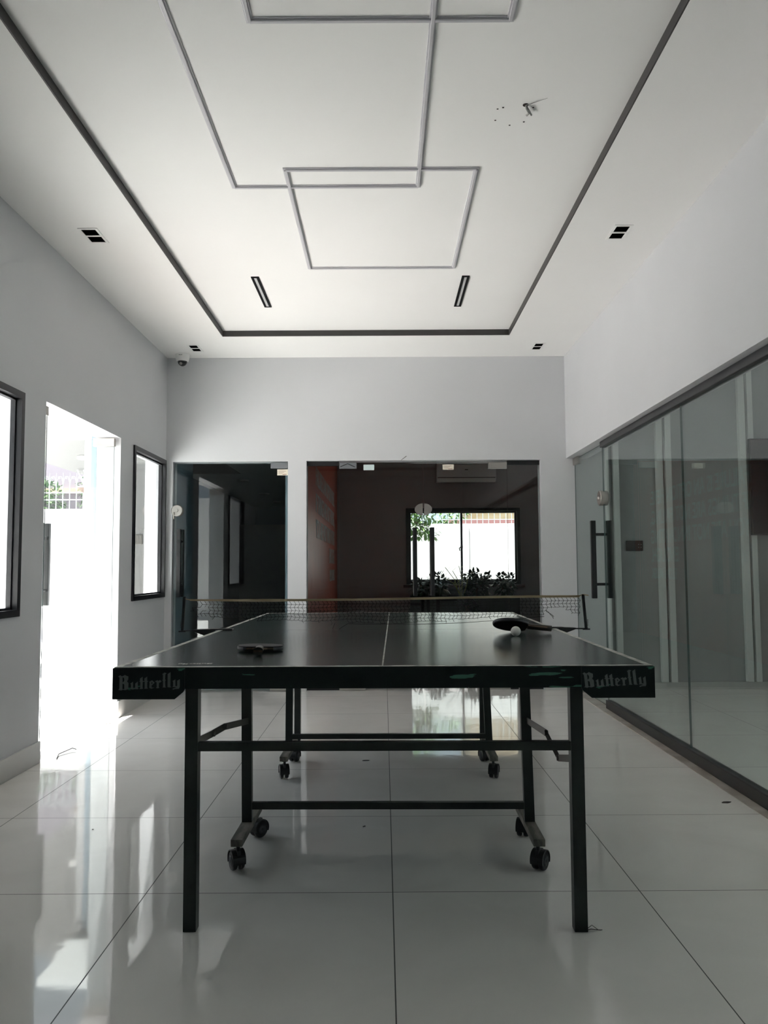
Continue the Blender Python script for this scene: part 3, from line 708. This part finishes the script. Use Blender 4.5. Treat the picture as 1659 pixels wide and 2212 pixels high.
# ------------------------------------------------------------ paddles and ball
def paddle(name, mtx, label):
    P = root(name, (0, 0, 0), label, 'table tennis bat', None)
    def disc(z0, z1, ra, rb):
        b = BM(); n = 40; ring = []
        for k in range(n):
            a = 2 * PI * k / n; ring.append((ra * math.cos(a), rb * math.sin(a), z0))
        ring = [(x, max(y, -.062), z) for x, y, z in ring]
        prism(b, ring, (0, 0, z1 - z0)); return b
    def put(n, b, m, par=P):
        o = obj(n, b, m, par, centre=False); return o
    b = disc(-.003, .003, .0755, .079)
    # throat and handle core
    prism(b, [(-.014, -.165, -.003), (.014, -.165, -.003), (.013, -.075, -.003), (.030, -.055, -.003), (-.030, -.055, -.003), (-.013, -.075, -.003)], (0, 0, .006))
    put('blade', b, M['wood'])
    for z0, z1 in ((.003, .0068), (-.0068, -.003)):
        put('rubber', disc(z0, z1, .0750, .0785), M['rubs'])
    b = BM(); n = 40
    for k in range(n):
        a0, a1 = [2 * PI * (k + t) / n for t in (0, 1)]
        p = [Vector((.0768 * math.cos(a), max(.0803 * math.sin(a), -.063), 0)) for a in (a0, a1)]
        if p[0].y <= -.062 and p[1].y <= -.062: continue
        o_ = [v * 1.012 for v in p]
        v = [b.verts.new(q + Vector((0, 0, z))) for z in (-.0035, .0035) for q in (p[0], p[1], o_[1], o_[0])]
        for q in ((0, 1, 5, 4), (3, 2, 6, 7), (4, 5, 6, 7), (0, 1, 2, 3)): b.faces.new([v[i] for i in q])
    put('edge_tape', b, M['band'])
    b = BM()
    prof = [(.0135, 0), (.0120, .03), (.0135, .075), (.016, .098)]
    rings = []
    for wx, t in prof:
        rings.append([b.verts.new((wx * math.cos(2 * PI * k / 20), -.067 - t, .0118 * (abs(math.sin(2 * PI * k / 20)) ** .7) * (1 if math.sin(2 * PI * k / 20) >= 0 else -1))) for k in range(20)])
    for i in range(3):
        for k in range(20): b.faces.new((rings[i][k], rings[i][(k + 1) % 20], rings[i + 1][(k + 1) % 20], rings[i + 1][k])).smooth = True
    b.faces.new(rings[0]); b.faces.new(rings[-1])
    put('handle', b, M['grip'])
    P.matrix_world = mtx
    return P
paddle('table_tennis_bat', Matrix.Translation((-.418, 2.745, .7605 + .0125)) @ Matrix.Rotation(.10, 4, 'Z') @ Matrix.Rotation(math.radians(.9), 4, 'Y') @ Matrix.Rotation(math.radians(-1.2), 4, 'X'), 'dark bat lying flat at the left of the table, handle towards the near end')
paddle('table_tennis_bat', Matrix.Translation((.537, 3.415, .7605 + .0360)) @ Matrix.Rotation(math.radians(88), 4, 'Z') @ Matrix.Rotation(math.radians(6), 4, 'X') @ Matrix.Rotation(math.radians(20), 4, 'Y'), 'dark bat propped up with its near edge raised beside the white ball')
b = BM(); bmesh.ops.create_uvsphere(b, u_segments=32, v_segments=20, radius=.020, matrix=Matrix.Translation((.528, 3.262, .7807)))
for f in b.faces: f.smooth = True
tag(obj('table_tennis_ball', b, M['ball']), 'small white ball resting on the table in front of the propped bat', 'ball')

# ------------------------------------------------------------ ceiling fittings
def downlight(x0, y0, x1, y1, label):
    r = root('recessed_downlight', ((x0 + x1) / 2, (y0 + y1) / 2, ZC), label, 'ceiling light', 'square twin downlights in the ceiling border')
    b = BM(); z0, z1 = ZC - .004, ZC + .0005; f = .014; ym = (y0 + y1) / 2
    box(b, (x0, y0, z0), (x0 + f, y1, z1)); box(b, (x1 - f, y0, z0), (x1, y1, z1)); box(b, (x0 + f, y0, z0), (x1 - f, y0 + f, z1)); box(b, (x0 + f, y1 - f, z0), (x1 - f, y1, z1)); box(b, (x0 + f, ym - f * .6, z0), (x1 - f, ym + f * .6, z1))
    obj('trim_frame', b, M['white'], r)
    for (a, c) in ((y0 + f, ym - f * .6), (ym + f * .6, y1 - f)):
        b = BM(); box(b, (x0 + f, a, ZC - .0016), (x1 - f, c, ZC - .0003)); obj('lamp_cell', b, M['hole'], r)
downlight(-1.636, 4.205, -1.530, 4.400, 'twin downlight of the left ceiling border, the one nearer to the viewer')
downlight(-1.604, 6.470, -1.510, 6.675, 'twin downlight in the ceiling corner beside the dome camera')
downlight(1.248, 4.200, 1.348, 4.390, 'twin downlight of the right ceiling border, the one nearer to the viewer')
downlight(1.239, 6.470, 1.332, 6.675, 'twin downlight at the far right corner of the ceiling')
def linear(x0, x1, y0, y1, label):
    r = root('linear_light', ((x0 + x1) / 2, (y0 + y1) / 2, ZT), label, 'ceiling light', 'slim linear lights in the ceiling tray')
    b = BM(); z0, z1 = ZT - .006, ZT + .0005; f = .016
    box(b, (x0, y0, z0), (x0 + f, y1, z1)); box(b, (x1 - f, y0, z0), (x1, y1, z1)); box(b, (x0 + f, y0, z0), (x1 - f, y0 + f, z1)); box(b, (x0 + f, y1 - f, z0), (x1 - f, y1, z1))
    obj('light_frame', b, M['fixt'], r)
    b = BM(); box(b, (x0 + f, y0 + f, ZT - .004), (x1 - f, y1 - f, ZT + .0002)); obj('diffuser', b, M['diff'], r)
linear(-.846, -.796, 5.062, 5.662, 'black framed slim ceiling light, the left one of the pair')
linear(.513, .562, 5.065, 5.668, 'black framed slim ceiling light, the right one of the pair')
# dome camera
r = root('security_camera', (-1.712, 6.775, ZC), 'white dome security camera on the ceiling in the far left corner', 'security camera')
b = BM(); lathe(b, [(.060, .0005), (.062, -.004), (.059, -.030), (.056, -.040), (.053, -.055), (.042, -.060)], (-1.712, 6.775, ZC), 'Z', 32); obj('housing', b, M['white'], r)
b = BM(); lathe(b, [(.041, -.056), (.040, -.066), (.035, -.080), (.024, -.093), (.010, -.100), (.002, -.1015)], (-1.712, 6.775, ZC), 'Z', 28); obj('dome', b, M['dome'], r)
b = BM(); box(b, (-1.728, 6.7145, ZC - .018), (-1.700, 6.7165, ZC - .014)); obj('badge', b, M['plastic'], r)
b = BM(); lathe(b, [(.011, -.012), (.012, .0), (.008, .006)], (-1.716, 6.742, ZC - .086), 'Y', 18); obj('lens', b, M['chrome'], r)
# remains of a removed lamp: screw holes and a loose wire
r = root('wire_stub', (.596, 3.16, ZT), 'loose wire end poking out of the ceiling where a lamp was removed', 'wire')
b = BM(); tube(b, [(.588, 3.150, ZT + .001), (.592, 3.160, ZT - .010), (.606, 3.185, ZT - .014), (.600, 3.205, ZT - .012)], .0045, 8); tube(b, [(.586, 3.152, ZT + .001), (.600, 3.165, ZT - .012), (.618, 3.200, ZT - .014)], .0038, 8); obj('wire', b, M['cable'], r)
b = BM(); tube(b, [(.585, 3.150, ZT - .001), (.600, 3.135, ZT - .006), (.640, 3.112, ZT - .004), (.665, 3.10, ZT - .002)], .0018, 6, taper=[1, 1, .6, .3]); obj('cable_end', b, M['cable'], r)
b = BM(); lathe(b, [(.012, -.0012), (.012, .001)], (.586, 3.150, ZT), 'Z', 12); obj('wire_hole', b, M['scrap'], r)
for k, (px, py) in enumerate(((.476, 3.178), (.497, 3.168), (.620, 3.168), (.478, 3.262), (.544, 3.300), (.600, 3.275))):
    b = BM(); lathe(b, [(.0042, -.0008), (.0042, .001)], (px, py, ZT), 'Z', 10)
    tag(obj('screw_hole', b, M['scrap']), 'tiny dark screw hole in the ceiling ring around the loose wire', 'hole', 'screw holes around the loose ceiling wire')
# small marks on walls and bits on the floor
for (n, a, c, lab, m) in (('paint_scratch', (.150, YB - .0012, 1.985), (.200, YB, 1.988), 'thin dark scratch on the back wall above the double doors', 'scrap'),):
    b = BM(); prism(b, [(a[0], a[1], 1.962), (a[0] + .006, a[1], 1.962), (a[0] + .052, a[1], 1.996), (a[0] + .046, a[1], 1.998)], (0, .0012, 0)); tag(obj(n, b, M[m]), lab, 'scratch')
def scrap(px, py, l, w_, ang, lab, m='scrap'):
    b = BM(); n = 7; pts = [(l / 2 * math.cos(2 * PI * k / n) * random.uniform(.7, 1.1), w_ / 2 * math.sin(2 * PI * k / n) * random.uniform(.7, 1.1), 0) for k in range(n)]
    prism(b, pts, (0, 0, .0015)); bmesh.ops.transform(b, matrix=Matrix.Translation((px, py, .0008)) @ Matrix.Rotation(ang, 4, 'Z'), verts=b.verts[:])
    tag(obj('floor_scrap', b, M[m]), lab, 'scrap')
scrap(-.105, 4.43, .052, .020, .1, 'brown flake on the floor tiles between the far castors')
scrap(-.085, 3.32, .018, .006, .9, 'tiny dark flake on the floor behind the near crossbar')
scrap(.330, 2.90, .012, .006, .5, 'tiny pale chip on the floor left of the near right castor', 'white')
scrap(1.50, 3.62, .050, .026, .3, 'brown flake on the floor beside the glass partition')
scrap(-1.40, 2.43, .012, .006, .2, 'tiny dark speck on the floor at the left edge of the picture')
scrap(-1.17, 3.30, .010, .006, .2, 'tiny dark speck on the floor in the reflection of the entrance')
b = BM()
tube(b, [(-1.80, 4.50, .004), (-1.83, 4.60, .006), (-1.80, 4.72, .012), (-1.77, 4.70, .010)], .0022, 6)
tag(obj('wire_offcut', b, M['scrap']), 'bent dark wire on the floor at the near side of the entrance', 'wire')
b = BM()
tube(b, [(-2.02, 5.46, .004), (-1.96, 5.42, .010), (-1.88, 5.44, .004), (-1.82, 5.58, .006), (-1.80, 5.64, .004)], .0022, 6); tube(b, [(-1.99, 5.50, .003), (-1.90, 5.47, .008), (-1.83, 5.50, .004)], .0018, 6)
tag(obj('wire_offcut', b, M['scrap']), 'tangled dark wire on the floor below the open glass leaf', 'wire')
b = BM(); tube(b, [(.573, 2.378, .002), (.585, 2.372, .008), (.600, 2.378, .003), (.612, 2.372, .005), (.618, 2.380, .002)], .0012, 5); tube(b, [(.575, 2.385, .002), (.592, 2.392, .010), (.606, 2.382, .002)], .001, 5)
tag(obj('fluff', b, M['scrap']), 'wisp of dark fluff on the floor at the foot of the right table leg', 'fluff')

# ------------------------------------------------------------ side room: screen and plate
r = root('wall_television', (3.72, YB - .05, 1.30), 'black flat television on the wall behind the right glass', 'television')
b = BM(); box(b, (3.118, YB - .085, 1.296), (4.34, YB - .046, 2.120), bev=.004); obj('casing', b, M['black'], r)
b = BM(); box(b, (3.128, YB - .0865, 1.306), (4.33, YB - .0852, 2.110)); obj('screen', b, M['tv'], r)
b = BM(); box(b, (3.4, YB - .046, 1.5), (4.0, YB, 1.9)); obj('wall_bracket', b, M['black'], r)
r = root('switch_plate', (2.14, YB, 1.213), 'brown switch plate with four dots on the wall behind the right glass', 'switch')
b = BM(); box(b, (2.070, YB - .012, 1.170), (2.212, YB, 1.257), bev=.003); obj('plate', b, M['brown'], r)
for k, (dx_, dz_) in enumerate(((.175, .055), (.195, .055), (.175, .03), (.195, .03))):
    b = BM(); lathe(b, [(.003, -.0015), (.003, .001)], (2.0 + dx_, YB - .012, 1.170 + dz_), 'Y', 8); obj('button', b, M['white'], r)

# ------------------------------------------------------------ office: air conditioner, planters and plants
r = root('air_conditioner', (1.315, 12.8, 2.38), 'grey wall mounted air conditioner above the office window', 'air conditioner')
b = BM(); x0, x1 = .848, 1.785
prism(b, [(x0, 12.9, 2.40), (x0, 12.72, 2.40), (x0, 12.69, 2.46), (x0, 12.69, 2.66), (x0, 12.72, 2.70), (x0, 12.9, 2.70)], (x1 - x0, 0, 0)); obj('body', b, M['ac'], r)
b = BM(); box(b, (x0 + .01, 12.688, 2.452), (x1 - .01, 12.70, 2.462)); obj('vent_slot', b, M['acd'], r)
b = BM(); prism(b, [(x0 + .008, 12.73, 2.385), (x0 + .008, 12.70, 2.395), (x0 + .008, 12.688, 2.448), (x0 + .008, 12.70, 2.45), (x0 + .008, 12.735, 2.40)], (x1 - x0 - .016, 0, 0)); obj('louvre', b, M['white'], r)
b = BM(); box(b, (1.29, 12.6885, 2.575), (1.34, 12.6905, 2.590)); obj('badge', b, M['plastic'], r)

def leaf(b, base, direction, length, width, mi=0, droop=.25, n=4):
    d_ = Vector(direction).normalized(); side = d_.cross(Vector((0, 0, 1)))
    side = side.normalized() if side.length > .05 else Vector((1, 0, 0)); prev = None; p = Vector(base)
    for i in range(n + 1):
        t_ = i / n; wd = width * math.sin(PI * (.12 + .88 * t_) ** .8) * .5 if i < n else .0005
        q = p + d_ * length * t_ - Vector((0, 0, droop * length * t_ * t_))
        pair = (b.verts.new(q - side * wd), b.verts.new(q + side * wd))
        if prev: f = b.faces.new((prev[0], prev[1], pair[1], pair[0])); f.material_index = mi; f.smooth = True
        prev = pair
def bush(b, c, rad, n, L, W_, rg, mi=0, hemi=False):
    for _ in range(n):
        while True:
            v = Vector((rg.uniform(-1, 1), rg.uniform(-1, 1), rg.uniform(0 if hemi else -1, 1)))
            if .15 < v.length < 1: break
        p = Vector(c) + Vector((v.x * rad[0], v.y * rad[1], v.z * rad[2]))
        d_ = Vector((v.x + rg.uniform(-.7, .7), v.y + rg.uniform(-.7, .7), v.z * .6 + rg.uniform(-.6, .6)))
        leaf(b, p, d_, L * rg.uniform(.6, 1.2), W_ * rg.uniform(.7, 1.2), mi, rg.uniform(.1, .5), 3)
def plant(name, label, x, y, z, rad, n, L, W_, m, seed, group=None, stems=4, tip=None):
    rg = random.Random(seed); r = root(name, (x, y, z), label, 'plant', group)
    b = BM(); bush(b, (x, y, z + .05 + rad[2] * 1.0), rad, n, L, W_, rg)
    if tip:
        for _ in range(tip): leaf(b, (x + rg.uniform(-.5, .5) * rad[0], y, z + rad[2] * 1.5), (rg.uniform(-.5, .5), rg.uniform(-.3, .3), 1), rad[2] * 1.1, W_ * .7, 0, .35)
    obj('foliage', b, M[m], r, fix=False)
    b = BM()
    for k in range(stems):
        tube(b, [(x + rg.uniform(-.04, .04), y, z), (x + rg.uniform(-.4, .4) * rad[0], y + rg.uniform(-.3, .3) * rad[1], z + rad[2] * 1.3)], .006, 6)
    obj('stem', b, M['bark'], r)
r = root('planter', (1.2, 12.45, 0), 'long dark woven planter box under the office window', 'planter')
b = BM(); x0, x1, y0, y1 = .40, 2.06, 12.28, 12.62
for (a, c) in (((x0, y0, 0), (x1, y0 + .02, .60)), ((x0, y1 - .02, 0), (x1, y1, .60)), ((x0, y0 + .02, 0), (x0 + .02, y1 - .02, .60)), ((x1 - .02, y0 + .02, 0), (x1, y1 - .02, .60))): box(b, a, c)
obj('box', b, M['weave'], r)
b = BM(); box(b, (x0 + .021, y0 + .021, .50), (x1 - .021, y1 - .021, .56)); obj('soil', b, M['soil'], r)
G = 'dark plants in the office planter'
plant('shrub', 'low dark shrub at the left end of the office planter', .56, 12.44, .56, (.16, .12, .12), 150, .10, .045, 'leafd', 11, G)
plant('shrub', 'dark bushy shrub in the office planter left of the yellow palm', .82, 12.45, .56, (.17, .13, .17), 220, .11, .05, 'leafd', 12, G)
plant('shrub', 'tall dark shrub with arching tips in the middle of the planter', 1.43, 12.46, .56, (.26, .13, .18), 330, .12, .05, 'leafd', 13, G, tip=12)
plant('shrub', 'dark upright shrub at the right end of the office planter', 1.87, 12.45, .56, (.16, .12, .17), 240, .09, .05, 'leafd', 14, G)
plant('trailing_plant', 'green plant trailing over the front of the planter box', 1.27, 12.22, .22, (.16, .04, .19), 170, .08, .05, 'leafd', 15, None)
r = root('palm', (1.16, 12.35, .56), 'yellow green palm in the middle of the office planter', 'plant')
rg = random.Random(5)
for k, (dx_, dz_, L) in enumerate(((-.55, 1, .48), (-.30, 1, .42), (-.1, 1, .50), (.2, 1, .36), (-.8, .9, .40))):
    b = BM(); base = Vector((1.16 + .01 * k, 12.32, .56)); tip_ = base + Vector((dx_ * .42, -.04, dz_ * L)); mid = (base + tip_) / 2 + Vector((.03, 0, .05))
    pts = [base.lerp(mid, t_ / 4) if t_ < 4 else mid.lerp(tip_, (t_ - 4) / 4) for t_ in range(9)]
    tube(b, pts, .005, 5)
    for i in range(2, 9):
        for s in (-1, 1): leaf(b, pts[i], Vector((s * .7 + dx_ * .4, rg.uniform(-.2, .2), .75)), .13, .017, 0, .2)
    obj('frond', b, M['leafy'], r, fix=False)

# ------------------------------------------------------------ corridor ceiling lamps
for y, lab in ((12.37, 'round white lamp on the dark corridor ceiling, nearest of three'), (14.53, 'round white lamp on the dark corridor ceiling, middle one of three'), (16.37, 'round white lamp on the dark corridor ceiling, farthest of three')):
    b = BM(); lathe(b, [(.085, .0), (.092, -.006), (.092, -.022), (.080, -.030)], (-2.165, y, 2.399), 'Z', 28); tag(obj('ceiling_lamp', b, M['lamp']), lab, 'ceiling light', 'round lamps on the corridor ceiling')

# ------------------------------------------------------------ outside, on the left
b = BM(); box(b, (-9, -6, -.30), (XL - .2005, 12.4, -.06)); box(b, (-9, 12.4, -.3), (-2.96, 20, -.06)); box(b, (XL - .17, 13.06, -.3), (9, 20, -.06)) if False else None
o = obj('courtyard_paving', b, M['pave']); o['kind'] = 'structure'
b = BM(); box(b, (4.9, -6, -.30), (9, 13.05, -.06)); o = obj('side_paving', b, M['pave']); o['kind'] = 'structure'
b = BM(); box(b, (8.9, -6, -.06), (9, 13.05, 2.2)); struct('wall_side_yard', b, M['render'])
b = BM(); box(b, (-9, -4.1, -.06), (XL - .17, -4.0, 2.6)); struct('wall_courtyard_reflector', b, M['reveal'])  # unseen wall, added to brighten the entrance's reflection in the back glass
b = BM(); box(b, (-.6, 13.05, -.30), (9, 20, -.06)); o = obj('garden_paving', b, M['soilg']); o['kind'] = 'structure'
b = BM(); box(b, (XL - .42, DW[0] - .1, -.0599), (XL - .2005, DW[1] + .1, -.003)); o = obj('doorstep', b, M['skirt']); o['kind'] = 'structure'
# wing of the building with its lit outer wall
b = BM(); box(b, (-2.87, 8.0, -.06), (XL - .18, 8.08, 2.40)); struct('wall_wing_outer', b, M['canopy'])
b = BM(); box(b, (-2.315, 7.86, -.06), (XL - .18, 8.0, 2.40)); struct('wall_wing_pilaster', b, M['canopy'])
b = BM(); box(b, (-3.02, 8.08, -.06), (-2.951, 18, 2.40)); struct('wall_wing_side', b, M['render'])
r = root('outdoor_switch', (-2.44, 8.0, 1.33), 'grey switch plate on the white wall outside the far window', 'switch')
b = BM(); box(b, (-2.489, 7.990, 1.284), (-2.396, 8.0, 1.378), bev=.003); obj('plate', b, M['swp'], r)
for k in range(3):
    b = BM(); box(b, (-2.481 + .028 * k, 7.9865, 1.296), (-2.458 + .028 * k, 7.9899, 1.366)); obj('rocker', b, M['swp'], r)
# canopy
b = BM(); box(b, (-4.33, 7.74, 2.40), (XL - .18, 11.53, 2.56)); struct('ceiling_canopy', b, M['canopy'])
b = BM(); box(b, (XL - .60, -3, 3.0), (4.9 + .2, 13.2, 3.2)); struct('roof_slab', b, M['render']) if False else b.free()
b = BM(); lathe(b, [(.09, .0), (.097, -.008), (.097, -.030), (.085, -.040)], (-3.59, 9.63, 2.399), 'Z', 28); tag(obj('canopy_lamp', b, M['lamp']), 'round white lamp under the canopy seen through the entrance', 'ceiling light')
# boundary walls
b = BM(); box(b, (-9, 12.25, -.06), (-3.03, 12.40, 1.960)); struct('wall_courtyard_end', b, M['render'])
b = BM(); box(b, (-9, 12.235, -.06), (-3.03, 12.25, .12)); struct('trim_12', b, M['band2'])
b = BM(); box(b, (-7.2, -6, -.06), (-7.05, 12.25, 2.6)); struct('wall_courtyard_side', b, M['render'])
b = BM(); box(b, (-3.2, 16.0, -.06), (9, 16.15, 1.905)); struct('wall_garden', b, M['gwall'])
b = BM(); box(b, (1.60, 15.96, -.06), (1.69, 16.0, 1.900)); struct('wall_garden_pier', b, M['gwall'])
# door mat
b = BM(); box(b, (-2.75, 4.55, -.0595), (-2.10, 5.22, -.040), bev=.003)
tag(obj('door_mat', b, M['mat_']), 'brown coir mat on the paving just outside the entrance', 'mat')

def railing(name, x0, x1, y, z0, zrails, step, ztop, label, curls=True, top=None):
    r = root(name, ((x0 + x1) / 2, y, z0), label, 'fence')
    for z in zrails:
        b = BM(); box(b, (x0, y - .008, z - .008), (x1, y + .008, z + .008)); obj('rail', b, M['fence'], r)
    n = int((x1 - x0) / step)
    for k in range(n + 1):
        x = x0 + step * (k + .5); b = BM()
        if x > x1: break
        tube(b, [(x, y, z0), (x, y, ztop - .10)], .0075, 6)
        if curls:
            for s in (-1, 1):
                tube(b, [(x, y, ztop - .19), (x + s * .012, y, ztop - .12), (x + s * .030, y, ztop - .06), (x + s * .052, y - .01, ztop - .055), (x + s * .060, y - .02, ztop - .09)], .006, 5)
            tube(b, [(x, y, ztop - .11), (x, y, ztop)], .006, 5, taper=[1, .3])
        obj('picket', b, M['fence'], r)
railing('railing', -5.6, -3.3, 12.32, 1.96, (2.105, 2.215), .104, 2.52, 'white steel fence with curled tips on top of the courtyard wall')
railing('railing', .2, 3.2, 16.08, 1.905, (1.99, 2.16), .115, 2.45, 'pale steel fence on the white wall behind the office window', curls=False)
# outdoor stair with white balusters
r = root('outdoor_stair', (-3.7, 11.0, 1.8), 'white outdoor stair treads with brown edges and slanted white balusters', 'stair')
for (z0, xs, y) in ((2.065, -4.16, 11.0), (1.810, -4.03, 11.25)):
    b = BM(); prism(b, [(xs, y - .12, z0 + .085), (xs + .03, y - .12, z0 + .05), (xs + .10, y - .12, z0), (-3.14, y - .12, z0), (-3.14, y - .12, z0 + .085)], (0, .30, 0)); obj('tread', b, M['brick'], r)
    b = BM(); box(b, (xs - .01, y - .13, z0 + .0855), (-3.14, y + .19, z0 + .105)); obj('tread_top', b, M['reveal'], r)
for k in range(9):
    x = -4.15 + k * .085
    b = BM(); tube(b, [(x, 10.86, 2.385), (x + .28, 10.86, 1.78)], .012, 6); obj('baluster', b, M['reveal'], r)
b = BM(); box(b, (-3.28, 10.9, -.06), (-3.15, 11.6, 2.06)); obj('support', b, M['render'], r)
# greenery and houses beyond the walls
def hedge(name, label, x, y, z, rad, n, seed, L=.10, W_=.05):
    rg = random.Random(seed); r = root(name, (x, y, -.06), label, 'bush', 'bushes beyond the courtyard wall')
    b = BM(); bush(b, (x, y, z), rad, n, L, W_, rg); obj('foliage', b, M['leaf'], r, fix=False)
    b = BM(); tube(b, [(x, y, -.06), (x, y, z)], .04, 6); obj('trunk', b, M['bark'], r)
hedge('bush', 'green bush beyond the fence, leftmost behind the open door leaf', -5.60, 13.2, 2.15, (.36, .30, .42), 620, 21)
hedge('bush', 'green bush beyond the fence, middle one of three', -4.66, 13.2, 2.25, (.36, .30, .48), 620, 22)
hedge('bush', 'green bush beyond the fence behind the stair balusters', -3.72, 13.2, 2.20, (.36, .30, .46), 620, 23)
r = root('neighbour_house', (-5.8, 15.2, 0), 'mauve rendered house beyond the courtyard fence', 'building')
b = BM(); box(b, (-9, 14.6, -.06), (-4.9, 17.5, 4.2)); obj('wall', b, M['mauve'], r)
b = BM(); box(b, (-9, 14.5, 2.42), (-4.85, 14.6, 2.50)); obj('ledge', b, M['ochre'], r)
b = BM(); box(b, (-6.6, 14.56, 1.4), (-5.9, 14.61, 2.3)); obj('window', b, M['black'], r)
r = root('neighbour_house', (4, 19, 0), 'ochre stone house beyond the garden wall', 'building')
b = BM(); box(b, (1.9, 18.2, -.06), (9, 20.5, 4.5)); obj('wall', b, M['ochre'], r)
b = BM(); box(b, (1.3, 17.2, 1.96), (9, 17.45, 2.05)); obj('coping', b, M['coping'], r)
b = BM(); box(b, (1.3, 17.25, -.06), (9, 17.4, 1.96)); obj('low_wall', b, M['render'], r)
rg = random.Random(31)
r = root('tree', (-.1, 15.2, -.06), 'green leafy tree hanging over the white wall behind the office window', 'tree')
b = BM(); tube(b, [(-.1, 15.2, -.06), (-.05, 15.2, 1.4), (.1, 15.15, 2.4)], .07, 8, taper=[1, .8, .5]); tube(b, [(-.05, 15.2, 1.6), (.4, 15.1, 1.95), (.85, 15.05, 1.80)], .02, 6, taper=[1, .7, .4]); obj('trunk', b, M['bark'], r)
b = BM(); bush(b, (.45, 15.1, 2.15), (.62, .35, .32), 620, .10, .065, rg); bush(b, (.60, 15.1, 1.80), (.26, .22, .22), 230, .09, .06, rg); bush(b, (.86, 15.1, 1.72), (.16, .18, .16), 90, .09, .06, rg); bush(b, (1.25, 16.6, 2.1), (.5, .2, .22), 260, .09, .06, rg)
obj('foliage', b, M['leaft'], r, fix=False)

# ------------------------------------------------------------ daylight portals in the openings
portal((XL - .2, (NW[0] + NW[1]) / 2, (NW[2] + NW[3]) / 2), NW[3] - NW[2], NW[1] - NW[0], (0, -PI / 2, 0))
portal((XL - .2, (DW[0] + DW[1]) / 2, DW[3] / 2), DW[3], DW[1] - DW[0], (0, -PI / 2, 0))
portal((XL - .2, (FW[0] + FW[1]) / 2, (FW[2] + FW[3]) / 2), FW[3] - FW[2], FW[1] - FW[0], (0, -PI / 2, 0))
portal((4.95, 1.3, 1.45), 1.3, 3.8, (0, PI / 2, 0))
